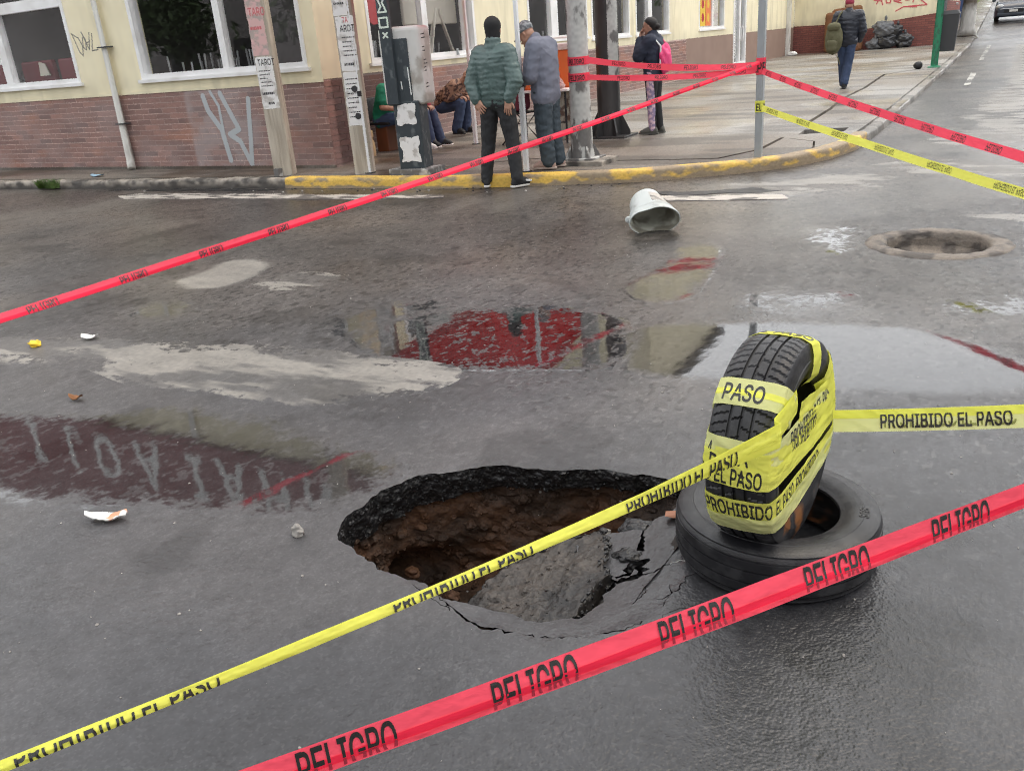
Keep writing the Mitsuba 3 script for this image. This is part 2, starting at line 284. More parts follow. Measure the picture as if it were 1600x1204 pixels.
for s, d in zip(*dens):
    P = hole_c + (ring - hole_c) * s
    e = np.clip((P[:, 0] / K + 1.10) / .30, 0, 1) * np.clip((P[:, 1] / K - 1.80) / .28, 0, 1)
    z = -d * (1 - .66 * e)
    cav = np.exp(-(((P - [-1.40, 2.03]) / [.16, .12]) ** 2).sum(1)); z = z - .55 * cav * min(1, max(0, d - .2) * 4)
    od = unit2(ring - hole_c); und = np.exp(-(((P - [-1.66, 2.19]) / [.20, .16]) ** 2).sum(1)) * np.exp(-((d - .45) / .075) ** 2); P = P + od * (.55 * und)[:, None]
    q = np.c_[P, z]; nz = np.stack([meshkit.fbm(q * 8 + k * 5, 4, 20 + k) - .5 for k in range(3)], 1) * .10 + np.stack([ridged(q * 24 + k * 5, 3, 30 + k) - .6 for k in range(3)], 1) * .030
    rows.append(q + nz * min(1, d * 9))
soil = np.array(rows)
part(sink, 'soil_wall', grid(soil, True), 'm_soil', True)
_ico = trimesh.creation.icosphere(subdivisions=1)
def rubble(P, r0, r1, seed, flat=.8):
    """Many small angular lumps at the points P, joined."""
    g = np.random.default_rng(seed); n = len(P); k = len(_ico.vertices); r = r0 + (r1 - r0) * g.random(n) ** 3
    S = g.uniform(.6, 1.25, (n, 1, 3)) * [1, 1, flat] * (1 + g.uniform(-.32, .32, (n, k, 1))) * r[:, None, None]
    V = (_ico.vertices[None] * S + P[:, None]).reshape(-1, 3); return trimesh.Trimesh(V, (_ico.faces[None] + np.arange(n)[:, None, None] * k).reshape(-1, 3), process=False)
g0 = np.random.default_rng(5); sv = soil[8:].reshape(-1, 3)
part(sink, 'soil_rubble', rubble(sv[g0.integers(0, len(sv), 1800)], .003, .030, 6), 'm_soil', kind='stuff')
part(sink, 'gravel', rubble(sv[g0.integers(0, len(sv), 160)], .002, .008, 7), 'm_stone', kind='stuff')
ev = edge_rows.reshape(-1, 3); part(sink, 'asphalt_crumbs', rubble(ev[g0.integers(0, len(ev), 420)], .003, .012, 8), 'm_asphalt_break', kind='stuff')
under = unary_union([c.buffer(.06) for c in CRACKS]).difference(Polygon(HOLE).buffer(-.05))
part(sink, 'subsoil', at(prism(under, -.004, 0), 0, 0, -.10), 'm_asphalt_break')

# fallen slab of asphalt that leans in the pit, and broken lumps
slab_poly = Polygon(np.array([[-1.27, 1.62], [-1.25, 1.74], [-1.17, 1.90], [-1.05, 2.02], [-.92, 2.055], [-.87, 1.97], [-.80, 1.86], [-.83, 1.74], [-.86, 1.62], [-1.0, 1.55], [-1.15, 1.56]]) * K)
sp = ragged(slab_poly, .007, .035, 9, 8); sc = np.array(slab_poly.centroid.coords[0])
rows = []
for s in np.linspace(0, 1, 34): rows.append(np.c_[sc + (sp - sc) * s, np.full(len(sp), 0.0)])
for z in (-.012, -.03, -.05, -.07, -.09, -.11): rows.append(np.c_[sc + (sp - sc) * (1 + .25 * z), np.full(len(sp), z)])
V = np.array(rows); q = V.reshape(-1, 3)
V = (q + np.stack([meshkit.fbm(q * 14 + k, 4, 40 + k) - .5 for k in range(3)], 1) * [.03, .03, .05] + np.c_[np.zeros((len(q), 2)), .010 * (ridged(q * 30, 3, 44) - .6)]).reshape(V.shape)
sl = grid(V, True); sl.fix_normals(); TL = lambda m: at(rot(rot(m, -15, (0, 1, 0), (*sc, 0)), 6, (1, 0, 0), (*sc, 0)), 0, 0, -.105)
sl = TL(sl)
k = thing('asphalt_slab', 'fallen grey asphalt slab leaning inside the sinkhole', 'asphalt slab'); part(k, 'slab', sl, 'm_slab', 40); sv = TL(trimesh.Trimesh(V[-8:].reshape(-1, 3), [[0, 1, 2]], process=False)).vertices
part(k, 'broken_edge', rubble(sv[g0.integers(0, len(sv), 500)], .003, .016, 9), 'm_asphalt_break', kind='stuff'); sv = TL(trimesh.Trimesh(V[2:33].reshape(-1, 3), [[0, 1, 2]], process=False)).vertices; part(k, 'grit', rubble(sv[g0.integers(0, len(sv), 160)], .002, .008, 10), 'm_slab', kind='stuff')
def rock(name, x, y, z, r, seed, m, label, c, group=None, sq=(1.2, 1, .8)):
    k = thing(name, label, c, group); scene[k] = mikit.ply(at(lump(r, seed, .5, 3, sq), x, y, z), m, smooth=25); return k
for i, (x, y, rr) in enumerate([(-.80, 1.98, .045), (-.84, 2.16, .05), (-.79, 2.20, .03)]):
    rock('asphalt_lump', x * K, y * K, -.06 - .02 * i, rr, i + 3, 'm_asphalt_break', ['black lump of asphalt stuck in the crack beside the slab', 'largest black asphalt lump on the pit edge near the tyres', 'small black asphalt lump on the pit edge near the tyres'][i], 'asphalt lump')
for i in range(26):
    a, b = RNG.random(2); x, y = (-1.02 + .28 * a) * K, (2.14 + .17 * b) * K
    rock('pebble', x, y, -.175 - .02 * b + .03 * a, .006 + .009 * RNG.random(), 50 + i, 'm_stone', 'pale pebble on the soil ledge at the far right side of the sinkhole', 'pebble', 'pebbles on the sinkhole ledge')
for i in range(40):
    t = RNG.random() * 6.28; rr = .25 + .42 * RNG.random(); P = hole_c + np.array([math.cos(t) * .60, math.sin(t) * .36]) * rr * 1.3
    rock('soil_clod', P[0], P[1], -.30 - .25 * (1 - rr), .010 + .02 * RNG.random(), 90 + i, 'm_soil', 'clod of brown soil inside the sinkhole', 'soil clod', 'soil clods in the sinkhole')

# puddles: thin sheets that carry the distance to their rim
def puddle(pts, depth=0.0, z=.0012, soft=.0, m='m_puddle', name='puddle'):
    poly = Polygon(np.array(pts) * K).buffer(.22, quad_segs=12).buffer(-.34, quad_segs=12).buffer(.20, quad_segs=12).difference(cut.buffer(.01)).buffer(0)
    ms = []
    for g in getattr(poly, 'geoms', [poly]):
        if g.area < .002: continue
        x0, y0, x1, y1 = g.bounds; s = max(.012, min(.05, math.sqrt(g.area) / 45))
        I = jgrid(x0, x1, y0, y1, s, .2); I = I[shapely.contains(g.buffer(-s * .5), shapely.points(I))]
        E = np.array(g.segmentize(s).exterior.coords)[:-1]; Q = np.vstack([I, E]); f = Delaunay(Q).simplices
        f = f[shapely.contains(g.buffer(1e-4), shapely.points(Q[f].mean(1)))]
        a = np.cross(Q[f[:, 1]] - Q[f[:, 0]], Q[f[:, 2]] - Q[f[:, 0]]); f[a < 0] = f[a < 0][:, ::-1]
        dq = shapely.distance(g.exterior, shapely.points(Q)); ms.append((np.c_[Q, ground_z(Q) + np.minimum(z, dq * .10 - .0005)], f, dq))
    V = np.vstack([m[0] for m in ms]); o = np.cumsum([0] + [len(m[0]) for m in ms]); F = np.vstack([m[1] + k for m, k in zip(ms, o)])
    D = np.concatenate([m[2] for m in ms]) - soft
    struct(name, trimesh.Trimesh(V, F, process=False), m, smooth=True, uv=np.stack([D, np.full(len(D), depth)], 1))
puddle([[-3.97, 1.86], [-3.37, 2.05], [-3.03, 2.25], [-2.5, 2.29], [-2.06, 2.16], [-1.75, 2.17], [-1.72, 2.03], [-1.8, 1.84], [-2.03, 1.73], [-2.52, 1.6], [-2.77, 1.50], [-3.08, 1.44], [-3.6, 1.6]], .62)
puddle([[-5.16, 2.62], [-4.33, 2.83], [-3.67, 2.93], [-3.19, 3.02], [-2.33, 3.06], [-2.0, 3.05], [-2.09, 2.82], [-2.44, 2.53], [-3.07, 2.51], [-3.55, 2.47], [-3.95, 2.55], [-4.78, 2.4]], .10, .0020, -.03, 'm_silt', 'silt_streak')
puddle([[-2.92, 3.36], [-2.6, 3.82], [-2.07, 4.06], [-1.64, 3.93], [-1.45, 3.67], [-1.40, 3.30], [-2.13, 3.08], [-2.52, 3.12]], .12, soft=-.02)
puddle([[-1.38, 3.55], [-1.45, 3.9], [-.74, 4.11], [-.26, 4.18], [.11, 3.94], [.40, 3.62], [-.05, 3.4], [-.47, 3.34], [-1.11, 3.27], [-1.33, 3.30]], .97)
puddle([[-4.99, 3.94], [-4.98, 4.21], [-4.75, 4.38], [-5.17, 4.48], [-4.88, 4.66], [-4.61, 4.51], [-4.47, 4.21], [-4.47, 3.94], [-4.68, 3.84]], .95, .0020, .0, 'm_silt', 'silt_streak')
puddle([[-4.31, 4.11], [-4.25, 4.33], [-3.81, 4.38], [-3.72, 4.17], [-4.04, 3.97]], .0, .0020, .03, 'm_silt', 'silt_streak')
puddle([[-1.77, 4.52], [-1.7, 5.07], [-1.81, 5.60], [-1.58, 5.66], [-1.48, 5.14], [-1.42, 4.5], [-1.50, 4.2]], .5, soft=-.02)
puddle([[-1.11, 4.47], [-.91, 4.65], [-.58, 4.69], [-.55, 4.46], [-.77, 4.27], [-1.02, 4.32], [-1.2, 4.4]], .0, soft=.085)
puddle([[-1.1, 5.89], [-1.07, 6.3], [-.77, 6.45], [-.68, 5.9], [-.70, 5.5], [-.83, 5.4]], .0, soft=.13)
puddle([[-4.73, 3.39], [-4.61, 3.57], [-4.21, 3.45], [-4.21, 3.28], [-4.47, 3.25]], .1, soft=.02)
puddle([[-.18, 4.64], [.19, 4.79], [.6, 4.7], [.5, 4.54], [-.05, 4.4]], .0, soft=.085)
puddle([[-2.2, 8.1], [-1.39, 8.75], [-.67, 8.6], [-.8, 7.97], [-1.64, 7.38], [-2.0, 7.51]], 0, .0020, .10, 'm_silt', 'silt_streak')
puddle([[-.5, 13.5], [.0, 20], [.2, 38], [1.8, 38], [1.8, 21], [1.1, 11.5], [-.1, 10.6]], .0, .0020, .10, 'm_silt', 'silt_streak')
puddle([[-1.2, 9.3], [-.3, 9.6], [.6, 9.0], [.5, 8.4], [-.6, 8.6]], .0, .0020, .12, 'm_silt', 'silt_streak')
puddle([[-.9, 11.2], [-.2, 12.4], [.2, 11.2], [-.4, 10.2]], .0, .0020, .12, 'm_silt', 'silt_streak')
puddle([[-.35, 6.9], [.5, 7.1], [.7, 6.4], [.2, 6.65]], .0, .0020, .05, 'm_silt', 'silt_streak')
puddle([[-3.18, 3.42], [-3.12, 3.8], [-2.75, 4.1], [-2.66, 3.9], [-2.85, 3.6], [-2.9, 3.2]], 0, soft=.05)

# pale strips left of an old kerb line on the asphalt
def sheet(name, pts, m, z=.006, amp=.05, seed=0, kind='structure'):
    g = Polygon(ragged(Polygon(np.array(pts) * K), .05, amp, 4, seed)).buffer(0)
    return struct(name, prism(g, .0005, z), m)
sheet('painted_strip', [[-9.52, 7.0], [-9.28, 7.22], [-7, 7.28], [-4.85, 7.33], [-4.78, 7.21], [-5.75, 7.06], [-7.5, 6.98], [-9.16, 6.85]], 'm_stripe', seed=1)
sheet('painted_strip', [[-2.62, 7.42], [-1.56, 7.58], [-1.46, 7.36], [-2.44, 7.19]], 'm_stripe', seed=2, amp=.02)
sheet('asphalt_patch', [[-2.7, 7.62], [-1.9, 7.86], [-1.6, 7.74], [-1.75, 7.62], [-2.6, 7.46]], 'm_asphalt_break', z=.005, seed=4, amp=.14)
sheet('asphalt_patch', [[-10.2, 7.42], [-8.2, 7.58], [-7.2, 7.62], [-7.4, 7.48], [-9, 7.38]], 'm_asphalt_break', z=.005, seed=5, amp=.12)
mat('m_lane', lambda p, n, uv: mix((.40, .39, .36), (.08, .078, .075), smoothstep(.38, .58, fbm(p.x * 4, p.y * 2, 1, 4))), .5)
for y0, y1 in ((21.0, 25.0), (31, 43)): struct('lane_line', box(-.72, -.60, y0, y1, .0005, .006), 'm_lane')

# open manhole: stone ring with a dirt filled pit
(mx, my), r0, r1 = MANHOLE
def ring_noise(m, a, f, seed):
    q = m.vertices; m.vertices = q + np.stack([meshkit.fbm(q * f + k * 3, 3, seed + k) - .5 for k in range(3)], 1) * a; return m
mh = thing('manhole', 'open round manhole with broken stone rim and dirt inside', 'manhole')
part(mh, 'rim', ring_noise(lathe([(r1 + .02, -.02), (r1, .004), (r1 - .05, .016), (r0 + .02, .014), (r0 - .015, .0), (r0 - .02, -.05), (r0 - .03, -.12)], 96, (mx, my)), .02, 14, 60), 'm_rimstone', 60)
part(mh, 'dirt', ring_noise(lathe([(r0 + .02, -.07), (r0 - .06, -.10), (.2, -.115), (.1, -.12), (0, -.12)], 64, (mx, my)), .05, 10, 70), 'm_rimstone', True)

# ------------------------------------------------------------------ sidewalk and kerb
Z = .13
KF = np.array([[-30, 7.7], [-14.65, 8.05], [-12.24, 8.18], [-8.11, 8.42], [-5.56, 8.47], [-4.35, 8.72], [-3.37, 8.97], [-2.46, 9.51], [-1.94, 9.98], [-1.64, 10.61], [-1.48, 11.29], [-1.43, 12.52], [-1.40, 14.01], [-1.36, 26.6], [-1.36, 43]])
kf = LineString(KF)
walk = Polygon(np.vstack([KF, [[-9, 43.2], [-30, 43.2]]])).buffer(0)
SC = np.array
wc = lambda pts, w: LineString(pts).buffer(w)
joints = unary_union([wc([(-6.3, 9.16), (-5.2, 9.95), (-4.3, 9.70), (-3.2, 9.75), (-2.75, 9.80), (-2.45, 10.5), (-2.42, 11.6)], .028), wc([(-2.42, 13.2), (-2.45, 15.5), (-2.55, 17.4), (-2.5, 19.8), (-2.6, 24), (-1.9, 25.6)], .035),
                      wc([(-8.65, 16.0), (-2.6, 16.2)], .008), wc([(-8.65, 20.5), (-2.6, 20.6)], .008), wc([(-8.65, 13.0), (-2.6, 13.3)], .008), wc([(-8.65, 26), (-2.6, 26)], .01),
                      wc([(-2.05, 9.9), (-1.85, 10.6), (-1.95, 11.2), (-2.3, 11.5)], .012), wc([(-8.0, 8.95), (-6.2, 9.0), (-4.6, 9.25)], .008), wc([(-12.2, 8.3), (-12.2, 9.3)], .008), wc([(-9.9, 8.4), (-9.9, 9.3)], .008),
                      Polygon([(-2.28, 11.9), (-1.75, 12.15), (-1.75, 12.6), (-2.3, 12.45)])])
inner_walk = walk.difference(kf.buffer(.15)).difference(joints).difference(sbx(-30, -8.65, 9.5, 44)).difference(sbx(-30, -7.9, 9.35, 9.6))
struct('sidewalk', prism(inner_walk, -.02, Z), 'm_walk')
struct('sidewalk_base', prism(walk.buffer(-.02), -.02, Z - .055), 'm_kerb_plain')
def kerb(name, s0, s1, m, w, top, amp, seed):
    from shapely.ops import substring
    L = substring(kf, s0, s1).segmentize(.06); P = np.array(L.coords); t = np.gradient(P, axis=0); t /= np.linalg.norm(t, axis=1)[:, None]; N = np.stack([-t[:, 1], t[:, 0]], 1)
    pr = [(0, -.03), (.004, .03), (.008, top * .7), (.016, top - .014), (.035, top), (w * .6, top + .003), (w, top + .002), (w, top - .04)]
    V = np.array([np.c_[P + N * a, np.full(len(P), z)] for a, z in pr]); q = V.reshape(-1, 3)
    V = (q + np.stack([meshkit.fbm(q * [4, 4, 9] + k, 4, seed + k) - .5 for k in range(3)], 1) * amp).reshape(V.shape)
    g = grid(V.transpose(1, 0, 2)); struct(name, g, m, smooth=50)
sY0, sY1 = kf.project(Point(-8.05, 8.42)), kf.project(Point(-1.46, 12.1))
kerb('kerb', 5, sY0, 'm_kerb_plain', .16, Z - .015, .045, 1)
kerb('yellow_kerb', sY0, sY1, 'm_kerb_yellow', .16, Z, .014, 5)
kerb('kerb', sY1, kf.length, 'm_walk', .16, Z - .03, .04, 9)
V = np.array([[-9, 43], [-1.36, 43], [-1.36, 120], [-9, 120.]]); z = ramp(V[:, 1])
fs = prism(Polygon(V), 0, .12); fs.vertices[:, 2] += ramp(fs.vertices[:, 1]); struct('sidewalk', fs, 'm_walk')
# ------------------------------------------------------------------ corner building
FX, FY = -8.65, 9.3           # facade planes: the side street facade x = FX, the near facade y = FY
BT, WT = 1.27, 4.7            # top of the brick base, top of the cream wall
XC = -7.9
mat('m_cream', lambda p, n, uv: mix((.83, .76, .54), (.74, .66, .46), smoothstep(.45, .8, fbm(p.x * .8, p.y * .8, p.z * 1.2, 4)) * .6) * (.93 + .12 * noise(p.x * 12, p.y * 12, p.z * 3)) * (1 - .15 * smoothstep(.50, .75, fbm((p.x + p.y) * 3.5, p.z * .6, 3, 4)) - .22 * smoothstep(1.62, 1.27, p.z) * fbm((p.x + p.y) * 3, p.z * 2, 5, 3)), .75,
    bump=(lambda p, n, uv: fbm(p.x * 30, p.y * 30, p.z * 30, 3), .003, 4e-3))
def brick_rgb(p, tone):
    c = mix((.320, .176, .146), (.185, .112, .100), tone)
    c = mix(c, (.36, .17, .115), smoothstep(.6, .85, noise(p.x * 2.1, p.y * 2.1, p.z * 5 + 3)) * .6)
    c = c * (.72 + .5 * fbm(p.x * 22, p.y * 22, p.z * 40, 3))
    wash = smoothstep(.50, .66, fbm(p.x * .9 + 4, p.y * .9, p.z * 1.1, 4)) * .5 + .5 * smoothstep(.52, .18, p.z) * smoothstep(.35, .6, fbm(p.x * 2, p.y * 2, p.z * 2, 3))
    patch = smoothstep(-10.62, -10.52, p.x) * smoothstep(-8.9, -9.4, p.x) * smoothstep(9.4, 9.35, p.y) * (.35 + .65 * smoothstep(.35, .6, fbm(p.x * 3, 0, p.z * 3, 4)))
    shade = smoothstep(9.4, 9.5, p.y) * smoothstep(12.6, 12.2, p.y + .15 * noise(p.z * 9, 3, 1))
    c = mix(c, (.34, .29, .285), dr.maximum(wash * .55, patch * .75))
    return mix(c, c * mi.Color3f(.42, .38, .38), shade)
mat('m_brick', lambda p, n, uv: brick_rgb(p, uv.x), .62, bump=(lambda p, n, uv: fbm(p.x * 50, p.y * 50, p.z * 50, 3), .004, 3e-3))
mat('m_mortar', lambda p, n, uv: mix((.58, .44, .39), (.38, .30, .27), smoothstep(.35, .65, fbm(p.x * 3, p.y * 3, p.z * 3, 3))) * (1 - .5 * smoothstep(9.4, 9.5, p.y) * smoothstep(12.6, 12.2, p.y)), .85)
mat('m_dado', lambda p, n, uv: mix((.23, .155, .125), (.30, .21, .17), fbm(p.x * 2, p.y * 2, p.z * 2, 4)), .7)
mat('m_frame', lambda p, n, uv: mix((.80, .80, .79), (.60, .58, .55), smoothstep(.5, .8, fbm(p.x * 3, p.y * 3, p.z * 3, 3)) * .6), .35)
mat('m_pipe', lambda p, n, uv: mix((.70, .69, .64), (.42, .40, .36), smoothstep(.5, .75, fbm(p.x * 6, p.y * 6, p.z * 2.5, 4)) * .8), .4)
scene['m_pane'] = {'type': 'thindielectric', 'int_ior': 1.52}
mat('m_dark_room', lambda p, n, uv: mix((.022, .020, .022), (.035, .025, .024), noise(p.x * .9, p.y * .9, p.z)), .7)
mat('m_band_red', lambda p, n, uv: mix((.24, .035, .035), (.15, .025, .028), fbm(p.x * 1.5, p.y * 1.5, p.z * 1.5, 3)), .55)
mat('m_white', (.74, .74, .72), .5); mat('m_red', (.42, .025, .03), .45); mat('m_black', (.018, .018, .02), .45); mat('m_steel', (.55, .56, .57), .3, metallic=.8)
mat('m_grey_dark', (.05, .052, .055), .5); mat('m_yellow', (.72, .47, .05), .5); mat('m_orange', (.72, .19, .05), .4)
B = thing('corner_building', 'cream corner building with brick base, white framed windows and red sign band', 'building')
def wall(name, axes, o, u0, u1, z0, z1, holes, m, th=.22):
    poly = sbx(u0, u1, z0, z1)
    for h in holes: poly = poly.difference(sbx(*h))
    e = prism(poly, -th, 0); return part(B, name, onto(e, o, *axes), m)
o1, o2 = (0, FY, 0), (FX, 0, 0)
W1 = [(-16.6, -12.80, 1.47, 3.35), (-11.38, -8.12, 1.44, 3.35)]
W2 = [(11.38, 14.62, 1.41, 3.2), (16.75, 19.75, 1.55, 3.2), (20.0, 22.45, 1.50, 3.2), (22.9, 25.6, 1.50, 3.2), (28.5, 31.4, 1.5, 3.2), (32.6, 34.4, Z, 3.0)]
wall('wall', FRONT, o1, -26, XC, BT, WT, W1, 'm_cream')
part(B, 'wall', box(XC - .22, XC, FY + .001, FY + .62, BT, WT), 'm_cream')
wall('wall', SIDE, o2, FY + .4, 43, BT, WT, [w for w in W2], 'm_cream')
wall('brick_backing', FRONT, (0, FY + .0018, 0), -26, XC - .011, -.05, BT - .004, [], 'm_mortar')
part(B, 'brick_backing', box(XC - .3, XC - .010, FY + .012, FY + .62, -.05, BT - .004), 'm_mortar')
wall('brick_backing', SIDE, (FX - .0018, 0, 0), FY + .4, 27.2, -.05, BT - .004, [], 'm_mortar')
wall('dado', SIDE, (FX + .004, 0, 0), 27.2, 32.6, -.05, BT - .004, [], 'm_dado'); wall('dado', SIDE, (FX + .004, 0, 0), 34.4, 43, -.05, BT - .004, [], 'm_dado')
part(B, 'ledge', box(-26, XC + .012, FY - .012, FY - .001, BT - .03, BT + .012), 'm_cream')
part(B, 'plinth', box(-26, XC + .03, FY - .05, FY - .012, -.02, Z + .035), 'm_walk')
# bricks
BL, BH, PL, PH = .292, .070, .30, .0782
def brick_mesh(l, h, tone, seed):
    r = np.random.default_rng(seed); m = box(0, l, 0, h, -.02, 0); v = m.vertices; f = v[:, 2] > -.01
    v[f] += np.c_[r.uniform(-.002, .002, (f.sum(), 2)), r.uniform(-.0004, .0022, f.sum())]; m.vertices = v; return m, np.tile([tone, 0], (8, 1))
VAR = [brick_mesh(BL, BH, t, i) for i, t in enumerate(np.linspace(0, 1, 9))]
PLY1 = [mikit.ply(onto(m, (0, 0, 0), *FRONT), 'm_brick', uv=uv) for m, uv in VAR]
PLY2 = [mikit.ply(onto(m, (0, 0, 0), *SIDE), 'm_brick', uv=uv) for m, uv in VAR]
brng = np.random.default_rng(11)
def bricks(u0, u1, z0, z1, near):
    """(u, z, length, variant, near?) of every brick of a running bond."""
    out = []; rows = int(round((z1 - z0) / PH))
    for i in range(rows):
        u = u0 - (PL / 2 if i % 2 else 0)
        while u < u1 - .02:
            a, b = max(u, u0), min(u + BL, u1); v = int(np.clip(brng.normal(4, 2.4), 0, 8))
            if b - a > .03: out.append((a, z0 + i * PH, b - a, v, near(a)))
            u += PL
    return out
REST = []
def lay(lst, plys, axes, o):
    A = np.array([axes[0], axes[1], axes[2]], float).T
    for u, z, l, v, nr in lst:
        q = np.asarray(o, float) + A @ [u, z, 0]
        if nr and l > .2: part(B + '__brick_base', 'brick', plys[v], None, to_world=T().translate(q.tolist()).scale([l / BL if axes is FRONT else 1, l / BL if axes is SIDE else 1, 1]))
        else:
            m = onto(VAR[v][0].copy(), (0, 0, 0), *axes); vv = m.vertices; vv[:, 0 if axes is FRONT else 1] *= l / BL; m.vertices = vv + q; REST.append((m, VAR[v][1]))
labels[B + '__brick_base'] = {'label': 'reddish brown brick base of the walls'}
f1 = bricks(-16.5, XC, Z + .035, BT, lambda a: a > -15.2); f2 = bricks(FY + .02, 27.2, Z + .02, BT, lambda a: False); fe = bricks(FY + .02, FY + .6, Z + .03, BT, lambda a: False)
lay(f1, PLY1, FRONT, o1); lay(f2, PLY2, SIDE, o2); lay(fe, PLY2, SIDE, (XC, 0, 0))
mm = cat([m for m, _ in REST]); part(B + '__brick_base', 'far_bricks', mm, 'm_brick', kind='stuff', uv=np.vstack([u for _, u in REST]))
# windows: frame, mullion, pane, sill
def window(axes, o, u0, u1, z0, z1, mull=(), bars=(), w=.07, name='window', sill=True):
    k = f'{B}__{name}'; n = COUNT.get('w' + k, 0); COUNT['w' + k] = n + 1
    if n: k += f'_{n:03d}'
    labels[k] = {'label': 'white framed ' + name + (' at street level' if name == 'window' else '')}
    P = lambda a, b, c, d, e, f, m, nm: part(k, nm, onto(box(a, b, c, d, e, f), o, *axes), m)
    P(u0, u1, z0, z0 + w, -.14, .015, 'm_frame', 'frame'); P(u0, u1, z1 - w, z1, -.14, .015, 'm_frame', 'frame')
    P(u0, u0 + w, z0 + w, z1 - w, -.14, .012, 'm_frame', 'frame'); P(u1 - w, u1, z0 + w, z1 - w, -.14, .012, 'm_frame', 'frame')
    for x, ww in mull: P(x - ww / 2, x + ww / 2, z0 + w, z1 - w, -.10, .008, 'm_frame', 'mullion')
    for z, ww in bars: P(u0 + w, u1 - w, z - ww / 2, z + ww / 2, -.09, .018, 'm_frame', 'transom')
    if sill: P(u0 - .05, u1 + .05, z0 - .05, z0, -.05, .05, 'm_frame', 'sill')
    v = np.array([[u0 + w, z0 + w, -.07], [u1 - w, z0 + w, -.07], [u1 - w, z1 - w, -.07], [u0 + w, z1 - w, -.07]])
    part(k, 'pane', onto(trimesh.Trimesh(v, [[0, 1, 2], [0, 2, 3]], process=False), o, *axes), 'm_pane')
    return k
window(FRONT, o1, *W1[0], mull=[(-14.62, .19)], bars=[(2.66, .16)]); window(FRONT, o1, *W1[1], mull=[(-9.60, .12)], sill=True)
window(SIDE, o2, *W2[0], mull=[(12.98, .16), (14.30, .06)])
window(SIDE, o2, *W2[1], mull=[(18.0, .34)]); window(SIDE, o2, *W2[2], mull=[(21.3, .12)]); window(SIDE, o2, *W2[3], mull=[(24.0, .3)]); w5 = window(SIDE, o2, *W2[4], mull=[(30.0, .16)])
dk = window(SIDE, o2, 32.6, 34.4, Z, 3.0, mull=[(33.5, .22)], w=.16, name='door', sill=False)
for y in (33.3, 33.7): part(dk, 'handle', tube([(FX + .03, y, 1.0), (FX + .09, y, 1.05), (FX + .09, y, 1.45), (FX + .03, y, 1.5)], .025, 8), 'm_frame')
for y, m, c in ((28.75, 'm_yellow', 'm_red'), (29.35, 'm_orange', 'm_yellow')):
    pk = part(w5, 'poster', box(FX - .05, FX - .035, y, y + .55, 1.6, 3.0), m)
    for z in (1.85, 2.25, 2.65): part(pk, 'print', onto(prism(Point(y + .27, z).buffer(.13), 0, .004), (FX - .035, 0, 0), *SIDE), c)
# downpipes with brackets
def downpipe(x, y, ax):
    k = part(B, 'downpipe', tube([(x, y, 4.6), (x, y, .30), (x + .012, y - .02, .22), (x + .05, y - .05, Z + .02)], .062 if ax else .08, 14), 'm_pipe', True)
    for z in (.82, 1.93): part(k, 'bracket', box(x - .075, x + .13, y - .068, y + .06, z, z + .018), 'm_grey_dark')
downpipe(-11.98, FY - .075, 1)
part(B, 'downpipe', box(FX + .01, FX + .16, 41.35, 41.65, Z, 4.6), 'm_pipe')
# upper storey: red sign band with white letters, parapet, second floor block
part(B, 'sign_band', box(-26, XC + .06, FY - .10, FY + .3, WT, 7.0), 'm_band_red')
for i, (s, x) in enumerate(zip('ILOAIAHN', [-17.2, -15.95, -15.1, -13.8, -12.4, -11.6, -10.6, -9.6])):
    part(B + '__sign_band', 'letter', onto(solid_text(s, .92, .02, .78), (x, FY - .10, 4.98), *FRONT), 'm_white')
part(B, 'parapet', box(FX - .3, FX + .06, FY + .62, 43.0, WT, 5.0), 'm_cream')
part(B, 'upper_floor', box(-16, FX + .05, 23.4, 31.0, WT, 9.2), 'm_cream'); part(B, 'roof_edge', box(-16.2, FX + .30, 23.2, 31.2, 9.2, 9.4), 'm_grey_dark')
part(B, 'roof', box(-26, XC - .3, FY + .3, 24.1, 4.5, 4.7), 'm_grey_dark')
# room behind the windows
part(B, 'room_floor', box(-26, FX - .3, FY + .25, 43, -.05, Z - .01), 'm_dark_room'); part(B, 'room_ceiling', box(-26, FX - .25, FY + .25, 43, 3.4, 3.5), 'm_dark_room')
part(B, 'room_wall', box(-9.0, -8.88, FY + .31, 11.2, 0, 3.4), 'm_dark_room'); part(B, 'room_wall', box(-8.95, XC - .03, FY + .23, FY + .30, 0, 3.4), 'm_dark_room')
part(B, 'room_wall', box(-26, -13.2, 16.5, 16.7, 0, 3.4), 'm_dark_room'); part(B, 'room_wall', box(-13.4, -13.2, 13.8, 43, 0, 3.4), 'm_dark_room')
# end wall of the block that juts out at the far side of the pavement
EB = thing('far_building', 'cream building end wall with a ragged dark red brick base and red graffiti', 'building')
eo = (0, 42.99, 0)
br = Polygon([(-8.65, 0), (-2.75, 0), (-2.75, 1.40), (-4.6, 1.22), (-4.75, 1.05), (-5.5, .98), (-5.6, 1.08), (-6.3, 1.12), (-6.4, 1.25), (-8.65, 1.30)])
part(EB, 'wall', box(-8.64, -2.75, 43.0, 60, -.2, 6), 'm_cream')
def ebrick(p):
    r = dr.floor(p.z / .09); u = (p.x + p.y) / .25 + .5 * (r - 2 * dr.floor(r / 2)); j = dr.minimum(dr.minimum(p.z / .09 - r, 1 - (p.z / .09 - r)) * .09, dr.minimum(u - dr.floor(u), 1 - (u - dr.floor(u))) * .25)
    c = mix((.19, .058, .048), (.27, .085, .065), mikit.cell_rand(dr.floor(u), r, 1)); return mix((.11, .06, .055), c, smoothstep(.004, .012, j))
mat('m_far_brick', lambda p, n, uv: ebrick(p), .7)
part(EB, 'brick_base', onto(prism(br, 0, .03), (0, 42.995, 0), *FRONT), 'm_far_brick')
